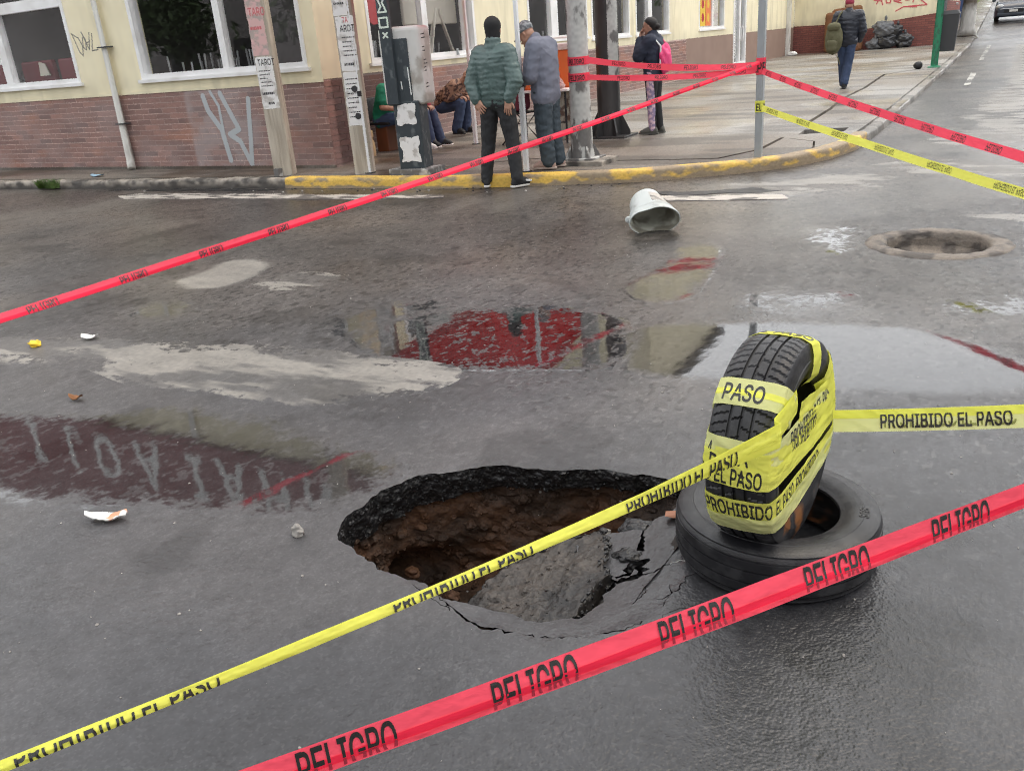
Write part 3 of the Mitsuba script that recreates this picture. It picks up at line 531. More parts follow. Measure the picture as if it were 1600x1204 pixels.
part(EB, 'side_base', box(-2.76, -2.70, 43.05, 60, -.2, 1.9), 'm_far_brick'); part(EB, 'dark_doorway', box(-2.75, -2.69, 45, 47.5, 0, 3.2), 'm_grey_dark')
mat('m_graffiti_red', (.62, .10, .12), .6)
part(EB, 'graffiti', onto(strokes([[(-5.2, 1.95), (-5.05, 2.2), (-4.95, 1.9)], [(-4.85, 2.2), (-4.8, 1.95), (-4.65, 1.95), (-4.62, 2.25)], [(-4.5, 2.0), (-4.5, 2.25), (-4.25, 2.25), (-4.25, 2.0), (-4.5, 2.0), (-4.2, 1.9)], [(-4.05, 2.3), (-4.05, 2.0), (-3.9, 2.0), (-3.85, 2.3)], [(-3.75, 1.9), (-3.7, 2.5)],
    [(-4.1, 2.3), (-3.2, 2.35), (-3.5, 2.0), (-3.2, 1.75), (-3.9, 1.75)], [(-5.3, 2.1), (-5.0, 2.05)], [(-4.4, 1.6), (-4.1, 1.75), (-3.6, 1.7)]], .022), (0, 42.985, 0), *FRONT), 'm_graffiti_red')
# wall graffiti on the near facade
mat('m_spray_grey', (.42, .45, .46), .6); mat('m_spray_dark', (.16, .15, .14), .6)
gx = lambda pts: [(x, z + .13) for x, z in pts]
part(B, 'graffiti', onto(strokes([gx([(-10.18, 1.02), (-10.13, .82), (-9.93, .55), (-9.86, .12)]), gx([(-10.02, 1.08), (-9.90, .88), (-9.90, .5)]), gx([(-9.83, 1.05), (-9.66, .70), (-9.58, .55), (-9.78, .48), (-9.6, .38), (-9.45, .05), (-9.38, .45), (-9.34, .72), (-9.3, .95)])], [.044, .025, .040], .003), (0, FY - .0015, 0), *FRONT), 'm_spray_grey', label='pale grey sprayed tag on the brick base')
part(B, 'graffiti', onto(strokes([gx([(-12.74, 2.02), (-12.66, 1.78), (-12.60, 1.72), (-12.56, 1.86), (-12.62, 1.98), (-12.76, 2.05)]), gx([(-12.52, 1.98), (-12.55, 1.84), (-12.49, 1.80), (-12.46, 1.94), (-12.52, 2.06), (-12.42, 1.80), (-12.34, 2.04)]), gx([(-12.44, 1.90), (-12.36, 1.92)]), gx([(-12.28, 2.02), (-12.36, 1.78), (-12.22, 1.79)])], .007, .003), (0, FY - .001, 0), *FRONT), 'm_spray_dark', label='thin dark scrawled tag beside the downpipe')
# chairs upside down on tables behind the panes, leaning white plastic table
def stacked_chair(x, y, rz, m, label):
    k = thing('restaurant_chair', label, 'chair', 'chairs behind the restaurant windows'); to = T().translate([x, y, 0]).rotate([0, 0, 1], rz)
    part(k, 'seat', rbox(-.2, .2, -.2, .2, 1.10, 1.14, .015), m, to_world=to); part(k, 'backrest', rbox(-.2, .2, .18, .21, .72, 1.0, .012), m, to_world=to)
    for i in (-1, 1):
        for j in (-1, 1): part(k, 'leg', tube([(.18 * i, .18 * j, 1.14), (.2 * i, .2 * j, 1.64 + .1 * ((i * j + 1) / 2))], .016, 6), 'm_steel', to_world=to)
def dining_table(x, y, m, label):
    k = thing('dining_table', label, 'table', 'tables behind the restaurant windows')
    part(k, 'tabletop', rbox(x - .45, x + .45, y - .4, y + .4, 1.03, 1.06, .012), m); part(k, 'pedestal', box(x - .04, x + .04, y - .04, y + .04, Z, 1.03), 'm_black')
for i, (x, y) in enumerate([(-15.3, 10.6), (-13.6, 10.6), (-10.9, 10.2), (-10.2, 10.2), (-8.9 - .3, 10.15)]):
    dining_table(x, y, 'm_red' if i < 2 else 'm_grey_dark', 'dim table behind a near facade window under upturned chairs')
    for j in (-1, 1): stacked_chair(x + .24 * j, y - .1 + .1 * j, 15 * i + 40 * j, 'm_red' if i < 2 else 'm_grey_dark', 'upturned chair with bare metal legs behind a near facade window')
for i, y in enumerate((11.9, 12.6, 13.7, 17.4, 18.6)):
    dining_table(FX - .75, y, 'm_grey_dark', 'dim table behind a side street window under upturned chairs')
    for j in (-1, 1): stacked_chair(FX - .6 - .1 * j, y + .2 * j, 25 * i + 30 * j, 'm_red' if i in (2, 4) else 'm_grey_dark', 'upturned chair with bare metal legs behind a side street window')
mat('m_red_dim', (.13, .012, .018), .5); mat('m_plastic_dim', (.5, .47, .40), .4)
for x_ in (-14.35, -13.35, -15.6):
    k = thing('red_bench', 'dark red bench back just inside the left near facade window', 'bench', 'red benches behind the left window'); part(k, 'backrest', rbox(x_ - .42, x_ + .42, FY + .35, FY + .45, 1.25, 1.86, .03), 'm_red_dim'); part(k, 'seat', rbox(x_ - .42, x_ + .42, FY + .46, FY + .9, 1.12, 1.24, .03), 'm_red_dim')
k = thing('napkin_holder', 'small white folded card standing behind the left window', 'card'); scene[k] = mikit.ply(onto(prism(Polygon([(-14.2, 1.62), (-13.95, 1.62), (-14.02, 1.80), (-14.16, 1.84)]), -.02, 0), (0, FY + .28, 0), *FRONT), 'm_plastic_dim')
k = thing('plastic_table', 'white plastic table tipped on its side behind the window by the green jacket', 'table'); mat('m_plastic_dim', (.5, .47, .40), .4)
part(k, 'tabletop', rbox(FX - .42, FX - .36, 12.9, 14.6, 1.95, 2.35, .02), 'm_plastic_dim')
for a, b in (((13.9, 2.2), (13.45, 1.3)), ((14.0, 2.2), (14.35, 1.3))): part(k, 'leg', tube([(FX - .38, a[0], a[1]), (FX - .3, b[0], b[1])], .045, 8), 'm_plastic_dim')
k = thing('red_sign', 'red cutout sign hanging inside the window near the timber post', 'sign')
scene[k] = mikit.ply(onto(prism(Polygon([(11.5, 2.6), (11.95, 2.6), (11.92, 2.18), (12.05, 2.05), (11.9, 1.98), (11.72, 1.96), (11.6, 2.02), (11.62, 2.2)]), -.02, 0), (FX - .12, 0, 0), *SIDE), 'm_red')
# what the panes and puddles mirror: the other side of the street
OB = thing('opposite_building', 'plain grey building across the street with dark windows', 'building')
mat('m_opposite', lambda p, n, uv: mix((.34, .33, .33), (.22, .21, .21), fbm(p.x * .5, p.y * .5, p.z * .5, 3)), .8)
part(OB, 'wall', box(-160, 40, -18, -14, 0, 6.5), 'm_opposite')
part(OB, 'wing', box(11, 15, 4, 130, 0, 4.6), 'm_opposite')
for i in range(16): part(OB, 'window', box(-42 + i * 4.4, -39.6 + i * 4.4, -14.02, -13.98, 1.0 + (i % 3) * .2, 2.8), 'm_black')
# ------------------------------------------------------------------ poles, cabinet, tent, bins
mat('m_timber', lambda p, n, uv: mix((.47, .425, .35), (.33, .285, .225), smoothstep(.35, .7, fbm(p.x * 26, p.y * 26, p.z * 1.6, 4))) * (.8 + .4 * fbm(p.x * 4, p.y * 4, p.z * 2, 3)), .8,
    bump=(lambda p, n, uv: fbm(p.x * 60, p.y * 60, p.z * 5, 3), .006, 3e-3))
mat('m_peeling', lambda p, n, uv: mix((.42, .42, .40), (.13, .125, .12), smoothstep(.56, .66, fbm(p.x * 9, p.y * 9, p.z * 4, 4) + .18 * smoothstep(.9, .2, p.z))) * (.85 + .3 * noise(p.x * 30, p.y * 30, p.z * 30)), .6,
    bump=(lambda p, n, uv: fbm(p.x * 25, p.y * 25, p.z * 12, 3), .006, 3e-3))
mat('m_black_steel', lambda p, n, uv: mix((.022, .022, .025), (.05, .048, .046), fbm(p.x * 5, p.y * 5, p.z * 3, 3)), .38)
mat('m_paper', lambda p, n, uv: mix((.74, .73, .71), (.46, .44, .41), smoothstep(.52, .7, fbm(p.x * 14, p.y * 14, p.z * 11, 4))), .7)
mat('m_paper_pink', lambda p, n, uv: mix((.62, .40, .38), (.40, .33, .30), smoothstep(.45, .65, fbm(p.x * 16, p.y * 16, p.z * 14, 4))), .7)
mat('m_ink', (.035, .035, .038), .6); mat('m_ink_pink', (.55, .14, .15), .6)
mat('m_tent_leg', (.78, .79, .80), .3); mat('m_galv', lambda p, n, uv: mix((.40, .43, .44), (.28, .30, .31), fbm(p.x * 20, p.y * 20, p.z * 6, 3)), .4, metallic=.25)
mat('m_green_paint', lambda p, n, uv: mix((.02, .20, .10), (.03, .12, .07), smoothstep(.5, .7, fbm(p.x * 20, p.y * 20, p.z * 8, 3))), .4)
mat('m_cabinet_dark', lambda p, n, uv: mix((.035, .045, .052), (.10, .115, .12), smoothstep(.58, .75, fbm(p.x * 14, p.y * 14, p.z * 7, 4))), .5)
mat('m_cabinet_white', lambda p, n, uv: mix((.60, .59, .56), (.36, .33, .29), smoothstep(.48, .72, fbm(p.x * 7, p.y * 7, p.z * 5, 4))), .45)
def square_pole(k, name, x, y, w, deg, h, m, taper=.0):
    b = box(-w / 2, w / 2, -w / 2, w / 2, -.05, h); t = b.vertices[:, 2] > 1; b.vertices[t, :2] *= 1 - taper
    e = w * .5; b = prism(sbx(-e, e, -e, e).buffer(-.025).buffer(.025, quad_segs=3), -.05, h)
    t = b.vertices[:, 2] > 1; b.vertices[t, :2] *= 1 - taper; b = rot(b, deg, (0, 0, 1)); return part(k, name, at(b, x, y, Z), m)
def dashes(L, h):
    g = np.random.default_rng(int(L * 1000)); x, bs = 0.0, []
    while x < L - .008:
        w = g.uniform(.008, .026); bs.append(box(x, min(x + w, L), 0, h * .6, -.0005, .0002)); x += w + .005
    return cat(bs)
def poster(k, x, y, w, deg, face, u0, u1, z0, z1, m, lines, seed=0):
    """A torn paper sheet on one face of a square pole, with printed lines (text, u, z, height, material)."""
    a = math.radians(deg + 90 * face); nrm = np.array([math.sin(a), -math.cos(a), 0]); u = np.array([math.cos(a), math.sin(a), 0]); o = np.array([x, y, 0]) + nrm * (w / 2 + .0015)
    g = Polygon(ragged(sbx(u0, u1, z0, z1), .02, .012, 18, seed)).buffer(0)
    s = part(k, 'poster', onto(prism(g, -.001, .0015), o, u, (0, 0, 1), nrm), m)
    by = {}
    for t, uu, zz, h, mm in lines: by.setdefault((mm, t) if 'pink' in mm else (mm,), []).append(onto(at(dashes(float(t[1:]), h) if t[0] == '|' else flat_text(t, h), uu, zz, .0026), o, u, (0, 0, 1), nrm))
    for mm, ms in by.items(): part(s, 'print', cat(ms), mm[0])
FINE = ['|.16', '|.14', '|.10', '|.15']      # small print that cannot be read: a row of short dashes this long
def tarot(u, z, h): return [('TAROT', u, z, h, 'm_ink')] + [(FINE[i % 4], u, z - .07 - .045 * i, .022, 'm_ink') for i in range(5)] + [('|.15', u, z - .35, .05, 'm_ink')]
px1, py1 = -8.28, 8.72
k = thing('utility_pole', 'weathered square post nearest the wall tag, with a pink and a white poster', 'pole'); square_pole(k, 'post', px1, py1, .25, 28, 6.5, 'm_timber', .06)
poster(k, px1, py1, .245, 28, 0, -.12, .08, 1.62, 2.35, 'm_paper_pink', [('TARO', -.10, 2.08, .09, 'm_ink_pink'), ('|.145', -.10, 1.92, .06, 'm_ink_pink')], 1)
poster(k, px1, py1, .245, 28, 0, -.11, .10, .98, 1.60, 'm_paper', tarot(-.09, 1.50, .075) + [('|.08', -.03, 1.03, .05, 'm_ink')], 2)
part(k, 'foot_block', rot(at(box(-.04, .04, -.04, .04, 0, .10), px1 + .02, py1 - .16, Z), 0, (0, 0, 1)), 'm_peeling')
px2, py2 = -7.05, 8.86
k = thing('utility_pole', 'grey square post beside the tent leg, covered in torn white posters', 'pole'); square_pole(k, 'post', px2, py2, .24, 30, 6.5, 'm_timber', .06)
poster(k, px2, py2, .236, 30, 0, -.11, .06, 1.98, 2.22, 'm_paper', [('|.13', -.09, 2.1, .04, 'm_ink')], 3)
poster(k, px2, py2, .236, 30, 0, -.10, .11, 1.36, 1.97, 'm_paper', [('TA', -.02, 1.90, .06, 'm_ink_pink'), ('AROT', -.06, 1.80, .075, 'm_ink')] + [(FINE[i % 4], -.05, 1.73 - .05 * i, .024, 'm_ink') for i in range(5)] + [('|.13', -.06, 1.42, .05, 'm_ink')], 4)
poster(k, px2, py2, .236, 30, 0, -.10, .08, .72, 1.35, 'm_paper', [(FINE[i % 4], -.08, 1.26 - .055 * i, .022, 'm_ink') for i in range(9)], 5)
for z in (1.15, .83): part(k, 'poster_emblem', onto(prism(Point(.02, z).buffer(.038), 0, .002), np.array([px2, py2, 0]) + np.array([math.sin(.5236), -math.cos(.5236), 0]) * .1225, (math.cos(.5236), math.sin(.5236), 0), (0, 0, 1), (math.sin(.5236), -math.cos(.5236), 0)), 'm_ink')
# meter cabinet on a pedestal
cx, cy = -6.23, 8.84; K2 = thing('meter_cabinet', 'white meter cabinet with dark front on a dark grey pedestal', 'cabinet')
part(K2, 'plinth', rbox(cx - .29, cx + .29, cy - .2, cy + .2, Z - .01, Z + .07, .012), 'm_peeling')
part(K2, 'pedestal', rot(rbox(cx - .16, cx + .17, cy - .15, cy + .15, Z + .06, .98, .015), 14, (0, 0, 1), (cx, cy, 0)), 'm_cabinet_dark')
R14 = lambda m: rot(m, 14, (0, 0, 1), (cx, cy, 0))
part(K2, 'housing', R14(rbox(cx - .26, cx + .25, cy - .12, cy + .28, .93, 1.80, .05, 16)), 'm_cabinet_white')
part(K2, 'front_panel', R14(rbox(cx - .22, cx + .10, cy - .145, cy - .10, .96, 1.67, .01)), 'm_cabinet_dark')
part(K2, 'upright', R14(rbox(cx - .20, cx - .06, cy - .20, cy - .13, .95, 4.2, .008)), 'm_cabinet_dark')
mat('m_spray_white', (.62, .68, .60), .6)
zz = lambda pts: [(a, b) for a, b in pts]
part(K2, 'graffiti', R14(onto(strokes([zz([(-.05, 2.32), (.05, 2.30), (.05, 2.18), (-.05, 2.16), (-.05, 2.26), (.02, 2.25)]), zz([(-.05, 2.12), (-.01, 2.02), (-.05, 1.96), (.05, 1.96), (.01, 2.06), (.05, 2.12)]), zz([(-.05, 1.90), (-.05, 1.80), (.05, 1.80), (.05, 1.90), (-.05, 1.90)]), zz([(-.02, 1.74), (.03, 1.69)]), zz([(-.02, 1.69), (.03, 1.74)]), zz([(-.05, 2.4), (.05, 2.38), (.0, 2.5), (.05, 2.6)])], .010, .002), (cx - .13, cy - .20, 0), *FRONT)), 'm_spray_white')
for i, (z, w) in enumerate(((1.66, .13), (1.52, .08), (1.38, .11), (1.30, .07), (1.12, .10))):
    part(K2, 'sticker', R14(onto(strokes([[(0, 0), (w, .005)], [(0, .04), (w * .8, .045)]], .006, .002), (cx + .25, cy - .04, z), *SIDE)), 'm_ink')
for i, (z0, z1) in enumerate(((.72, .95), (.28, .58))): part(K2, 'torn_poster', R14(onto(prism(Polygon(ragged(sbx(-.12, .12, z0, z1), .015, .035, 12, 20 + i)).buffer(0), 0, .003), (cx, cy - .151, 0), *FRONT)), 'm_paper')
part(K2, 'paint_run', R14(onto(strokes([[(.08, 1.35), (.09, 1.05)], [(-.02, 1.2), (-.015, 1.12)]], .006, .002), (cx, cy - .1455, 0), *FRONT)), 'm_white')
# tent
TENT = thing('canopy_tent', 'pop-up tent with red roof on white legs over the pavement stall', 'tent'); tl = [(-6.94, 8.81), (-4.72, 8.87), (-7.02, 11.6), (-5.24, 11.65)]
for x, y in tl:
    lk = part(TENT, 'leg', cat([box(x - .026, x + .026, y - .026, y + .026, Z, 1.1), box(x - .02, x + .02, y - .02, y + .02, 1.1, 2.45)]), 'm_tent_leg')
    part(lk, 'collar', box(x - .033, x + .033, y - .033, y + .033, 1.06, 1.12), 'm_black'); part(lk, 'foot', box(x - .05, x + .05, y - .05, y + .05, Z, Z + .012), 'm_black')
mat('m_tent_red', (.62, .035, .04), .5, kind='principledthin', two=False, diff_trans=.9)
a, b, c, d = [np.array([x + dx, y + dy, 2.52]) for (x, y), dx, dy in zip((tl[0], tl[1], tl[3], tl[2]), (-.04, .04, .04, -.04), (-.04, -.04, .04, .04))]; top = (a + b + c + d) / 4 + [0, 0, .75]
for q, (e, f) in enumerate(((a, b), (b, c), (c, d), (d, a))):
    part(TENT, 'roof_panel', trimesh.Trimesh([e, f, top], [[0, 1, 2]], process=False), 'm_tent_red'); dz = np.array([0, 0, .2]); part(TENT, 'valance', trimesh.Trimesh([e, f, f - dz, e - dz], [[0, 1, 2], [0, 2, 3]], process=False), 'm_tent_red')
# round concrete pole on a plate
k = thing('concrete_pole', 'peeling white round pole with red tape tied round it', 'pole'); qx, qy = -4.30, 9.52
part(k, 'shaft', lathe([(.15, Z + .06), (.132, Z + .22), (.118, 1.0), (.11, 6.5)], 20, (qx, qy)), 'm_peeling', True)
part(k, 'base_plate', rbox(qx - .22, qx + .22, qy - .2, qy + .2, Z + .05, Z + .075, .006), 'm_peeling'); part(k, 'footing', rbox(qx - .38, qx + .36, qy - .26, qy + .26, Z - .01, Z + .055, .01), 'm_kerb_plain')
for i in range(4): part(k, 'gusset', onto(prism(Polygon([(.14, 0), (.23, 0), (.15, .14)]), -.012, .012), (qx, qy, Z + .07), (math.cos(i * 1.57 + .8), math.sin(i * 1.57 + .8), 0), (0, 0, 1), (math.sin(i * 1.57 + .8), -math.cos(i * 1.57 + .8), 0)), 'm_peeling')
# black pole with gussets
k = thing('black_pole', 'thick black steel pole with base gussets and a torn paper strip', 'pole'); bx, by = -5.03, 12.15
part(k, 'shaft', lathe([(.17, Z), (.165, 1.5), (.155, 7)], 24, (bx, by)), 'm_black_steel', True); part(k, 'base_plate', rbox(bx - .3, bx + .34, by - .28, by + .28, Z, Z + .03, .005), 'm_black_steel')
for i in range(6): part(k, 'gusset', onto(prism(Polygon([(.15, 0), (.31, 0), (.31, .05), (.165, .34)]), -.012, .012), (bx, by, Z + .03), (math.cos(i * 1.05 + .2), math.sin(i * 1.05 + .2), 0), (0, 0, 1), (math.sin(i * 1.05 + .2), -math.cos(i * 1.05 + .2), 0)), 'm_black_steel')
for i in range(4): part(k, 'bolt', tube([(bx + .28 * math.cos(i * 1.57 + .7), by + .24 * math.sin(i * 1.57 + .7), Z + .03), (bx + .28 * math.cos(i * 1.57 + .7), by + .24 * math.sin(i * 1.57 + .7), Z + .11)], .018, 8), 'm_black_steel')
th = np.linspace(-1.15, -.10, 10); zs = np.linspace(.95, 2.6, 24); wob = .04 * meshkit.fbm(np.c_[zs * 6, zs * 0, zs * 0], 3, 2)
part(k, 'paper_strip', grid(np.array([[[bx + .172 * math.cos(t + w), by + .172 * math.sin(t + w), z] for t in th] for z, w in zip(zs, wob)])), 'm_peeling', True)
# square post in the corner that carries the tapes
k = thing('grey_post', 'slim grey square steel post at the corner, wrapped with red and yellow tape', 'post'); gx_, gy_ = -2.31, 9.87
part(k, 'shaft', box(gx_ - .038, gx_ + .038, gy_ - .038, gy_ + .038, Z - .05, 4.2), 'm_galv')
# green pole and bin
k = thing('green_pole', 'green painted round pole by the far kerb', 'pole'); part(k, 'shaft', tube([(-1.62, 25.9, Z), (-1.60, 25.9, 5)], .085, 16), 'm_green_paint', True); part(k, 'foot', lathe([(.16, Z), (.15, Z + .03), (.085, Z + .05)], 16, (-1.62, 25.9)), 'm_green_paint', True)
k = thing('litter_bin', 'dark grey tapered litter bin hung behind the green pole', 'bin')
def frustum(x, y, z0, z1, a0, a1, r=.04):
    s = lambda a, z: np.c_[np.array(sbx(-a, a, -a * .8, a * .8).buffer(-r).buffer(r, quad_segs=4).exterior.coords)[:-1] + [x, y], np.full(len(sbx(-a, a, -a * .8, a * .8).buffer(-r).buffer(r, quad_segs=4).exterior.coords) - 1, z)]
    return trimesh.convex.convex_hull(np.vstack([s(a0, z0), s(a1, z1)]))
part(k, 'tub', frustum(-1.40, 26.25, .50, 1.38, .19, .24), 'm_grey_dark'); part(k, 'lid', frustum(-1.40, 26.25, 1.38, 1.47, .255, .20), 'm_grey_dark')
k = thing('black_float', 'small black ball at the foot of the green pole', 'ball'); scene[k] = mikit.ply(at(lump(.11, 4, .12, 3, (1, 1, .9)), -1.98, 25.6, Z + .09), 'm_black', smooth=True)
# stall table with coolers, chair, bag
k = thing('stall_table', 'folding table with a thin dark frame behind the man in grey', 'table'); part(k, 'tabletop', rbox(-6.5, -5.35, 11.45, 12.2, .84, .875, .012), 'm_frame')
for x in (-6.4, -5.43):
    for y in (11.52, 12.12): part(k, 'leg', tube([(x, y, Z), (x, y, .84)], .016, 8), 'm_black')
part(k, 'brace', tube([(-6.4, 11.52, .42), (-5.43, 11.52, .42)], .012, 8), 'm_black')
def cooler(x, y, z, w, h, label):
    k = thing('drink_cooler', label, 'cooler'); part(k, 'body', rbox(x - w, x + w, y - w * .9, y + w * .9, z, z + h * .84, .03, 12), 'm_orange'); part(k, 'lid', rbox(x - w * 1.04, x + w * 1.04, y - w * .94, y + w * .94, z + h * .845, z + h, .03, 12), 'm_white')
    part(k, 'tap', tube([(x, y - w * .9, z + .06), (x, y - w * .9 - .05, z + .06), (x, y - w * .9 - .06, z + .03)], .014, 8), 'm_white')
    part(k, 'handle', tube([(x - w * .7, y, z + h), (x - w * .7, y, z + h + .07), (x + w * .7, y, z + h + .07), (x + w * .7, y, z + h)], .013, 8), 'm_white')
cooler(-5.66, 12.0, .875, .21, .60, 'tall orange cooler with white lid at the back of the stall table'); cooler(-5.95, 11.70, .875, .17, .34, 'short orange cooler with white lid at the front of the stall table')
k = thing('plastic_bag', 'pinkish clear plastic bag on the stall table edge', 'bag'); mat('m_bag_pink', (.62, .40, .38), .3); scene[k] = mikit.ply(at(lump(.15, 9, .5, 4, (1.3, .7, .75)), -5.62, 11.52, .96), 'm_bag_pink', smooth=True)
k = thing('milk_can', 'rusty drum under the stall table', 'drum'); mat('m_rusty', lambda p, n, uv: mix((.30, .27, .22), (.09, .05, .035), smoothstep(.42, .6, fbm(p.x * 9, p.y * 9, p.z * 9, 4))), .5); part(k, 'body', lathe([(0, Z), (.24, Z), (.25, .4), (.24, .78), (.2, .80), (0, .80)], 24, (-5.8, 12.0)), 'm_rusty', 40); part(k, 'rim', lathe([(.235, .78), (.262, .79), (.262, .81), (.235, .82)], 24, (-5.8, 12.0)), 'm_rusty', 40)
k = thing('folding_chair', 'black folding chair frame between the tent leg and the stall table', 'chair'); fx, fy = -6.22, 11.60
part(k, 'seat', rbox(fx - .2, fx + .2, fy - .2, fy + .2, .56, .585, .01), 'm_black')
for s in (-.2, .2):
    part(k, 'leg', tube([(fx - .22, fy + s, Z), (fx + .2, fy + s, .58)], .013, 8), 'm_black'); part(k, 'leg', tube([(fx + .22, fy + s, Z), (fx - .2, fy + s, .58), (fx - .27, fy + s, .98)], .013, 8), 'm_black')
k = thing('backpack', 'burgundy backpack on the folding chair', 'backpack'); mat('m_burgundy', (.11, .018, .035), .7); part(k, 'pack', rbox(fx - .12, fx + .14, fy - .14, fy + .14, .585, 1.0, .08, 16), 'm_burgundy', True); part(k, 'pocket', rbox(fx - .09, fx + .11, fy - .18, fy - .12, .60, .82, .04, 12), 'm_burgundy', True)
# small carton / bottle beside the stool
k = thing('beige_jug', 'small beige jug on the pavement beside the seated man', 'jug'); jx, jy = -8.14, 10.42; mat('m_beige', (.55, .40, .22), .5)
part(k, 'body', lathe([(0, Z), (.07, Z), (.075, Z + .06), (.07, Z + .20), (.045, Z + .24), (.045, Z + .26)], 20, (jx, jy)), 'm_beige', 40); part(k, 'cap', lathe([(.047, Z + .25), (.065, Z + .28), (.06, Z + .36), (0, Z + .38)], 20, (jx, jy)), 'm_beige', 40)
k = thing('wooden_stool', 'brown wooden block stool under the man in green', 'stool'); mat('m_wood', lambda p, n, uv: mix((.22, .075, .03), (.14, .05, .022), fbm(p.x * 30, p.y * 30, p.z * 3, 3)), .55)
part(k, 'seat', rbox(-8.45, -8.05, 10.80, 11.25, .53, .57, .012), 'm_black'); part(k, 'pedestal', rbox(-8.36, -8.15, 10.88, 11.12, Z, .53, .01), 'm_wood')
part(k, 'backrest', rot(rbox(-8.50, -8.47, 10.80, 11.25, .58, .92, .01), -10, (0, 1, 0), (-8.48, 11, .6)), 'm_black')
# discarded armchair and rubbish bags by the end wall
k = thing('armchair', 'discarded brown armchair behind the walking man', 'armchair'); mat('m_brown_cloth', lambda p, n, uv: mix((.24, .105, .045), (.15, .065, .03), fbm(p.x * 6, p.y * 6, p.z * 6, 3)), .8); ax, ay = -5.95, 42.3
part(k, 'seat', rbox(ax - .9, ax + .35, ay - .5, ay + .4, Z, .75, .12, 16), 'm_brown_cloth', True); part(k, 'backrest', rot(rbox(ax - .9, ax + .35, ay + .2, ay + .5, .6, 1.95, .14, 16), -5, (0, 1, 0), (ax, ay, .6)), 'm_brown_cloth', True)
part(k, 'armrest', rbox(ax - 1.15, ax - .8, ay - .55, ay + .4, Z, 1.75, .14, 16), 'm_brown_cloth', True)
mat('m_bag_black', (.035, .036, .040), .25, specular=.7); mat('m_bag_clear', (.14, .145, .155), .25)
for i, (x, z, r, m, l) in enumerate([(-4.55, .45, .40, 'm_bag_black', 'black rubbish bag leaning on the end wall, left of the pile'), (-3.95, .40, .36, 'm_bag_black', 'black rubbish bag at the right end of the pile'), (-4.75, .95, .42, 'm_bag_clear', 'grey rubbish bag on top of the pile'), (-5.1, .35, .3, 'm_bag_clear', 'pale rubbish bag at the foot of the armchair'), (-4.25, .85, .28, 'm_bag_black', 'small black rubbish bag perched on the pile')]):
    k = thing('rubbish_bag', l, 'bag', 'rubbish bags by the end wall'); part(k, 'sack', at(lump(r * .85, 30 + i, .45, 4, (1.25, .9, .95)), x, 42.4, z), m, 25); part(k, 'knot', at(lump(.07, 50 + i, .5, 2, (.8, .8, 1.5)), x + .05, 42.35, z + r * .95), m, 25)
k = thing('white_box', 'crushed white carton at the foot of the downpipe', 'carton'); scene[k] = mikit.ply(at(lump(.16, 77, .5, 3, (1.2, 1, .6)), -8.25, 41.0, Z + .08), 'm_white', smooth=20)
# far end of the street
RZ = lambda y: float(ramp(y))
mat('m_bark', lambda p, n, uv: mix((.62, .60, .56), (.16, .13, .10), smoothstep(1.6, 1.9, p.z + .4 * fbm(p.x * 5, p.y * 5, p.z * 3, 3))) * (.7 + .6 * fbm(p.x * 12, p.y * 12, p.z * 4, 3)), .8)
mat('m_leaf', (.045, .085, .025), .55)
def leaves(c, r, n, s, seed, sq=(1, 1, .8)):
    g = np.random.default_rng(seed); cl = g.normal(0, .5, (n // 40 + 1, 3)); P = cl[g.integers(0, len(cl), n)] + g.normal(0, .22, (n, 3)); P = P * np.asarray(sq) * r + c
    A = g.normal(0, 1, (n, 3)); A /= np.linalg.norm(A, axis=1)[:, None]; Bv = np.cross(A, g.normal(0, 1, (n, 3))); Bv /= np.linalg.norm(Bv, axis=1)[:, None]; s_ = s * g.uniform(.6, 1.3, (n, 1))
    V = np.stack([P - A * s_, P + Bv * s_ * .45, P + A * s_, P - Bv * s_ * .45], 1).reshape(-1, 3); i = np.arange(n)[:, None] * 4
    return trimesh.Trimesh(V, np.vstack([i + [0, 1, 2], i + [0, 2, 3]]), process=False)
k = thing('street_tree', 'street tree with whitewashed trunk at the far kerb', 'tree'); ty = 47.0; tz = RZ(ty) + .1
part(k, 'trunk', tube([(-1.75, ty, tz - .1), (-1.75, ty, tz + .05), (-1.74, ty, tz + .35), (-1.72, ty, tz + 1.4), (-1.66, ty, tz + 3.2), (-1.5, ty + .3, tz + 4.6)], [.52, .44, .33, .29, .25, .18], 14), 'm_bark', True)
for a in range(5): part(k, 'limb', tube([(-1.62, ty, tz + 3.4), (-1.6 + math.cos(a * 1.3), ty + math.sin(a * 1.3), tz + 4.4), (-1.6 + 1.8 * math.cos(a * 1.3), ty + 1.8 * math.sin(a * 1.3), tz + 5.6)], [.14, .09, .04], 8), 'm_bark', True)
part(k, 'crown', leaves(np.array([-1.5, ty, tz + 5.8]), 2.6, 9000, .16, 5), 'm_leaf')
for x_, y_ in ((-22, -8.5), (-15, -10), (-31, -9)):
    k = thing('street_tree', 'tree across the street that only the windows mirror', 'tree', 'trees across the street'); part(k, 'trunk', tube([(x_, y_, 0), (x_ + .1, y_, 1.6), (x_ + .3, y_ + .2, 3)], [.24, .18, .12], 10), 'm_bark', True); part(k, 'crown', leaves(np.array([x_, y_, 3.6]), 2.0, 2500, .2, int(-x_)), 'm_leaf')
mat('m_far_green', lambda p, n, uv: mix((.20, .24, .06), (.12, .15, .05), fbm(p.x, p.y * .5, p.z, 3)), .8); mat('m_far_blue', (.05, .09, .22), .6)
k = thing('green_wall', 'yellow green garden wall at the far end of the pavement', 'wall'); part(k, 'wall', box(-2.6, -2.4, 66, 120, 1, 6), 'm_far_green'); part(k, 'coping', box(-2.66, -2.34, 66, 120, 6.0, 6.15), 'm_galv')
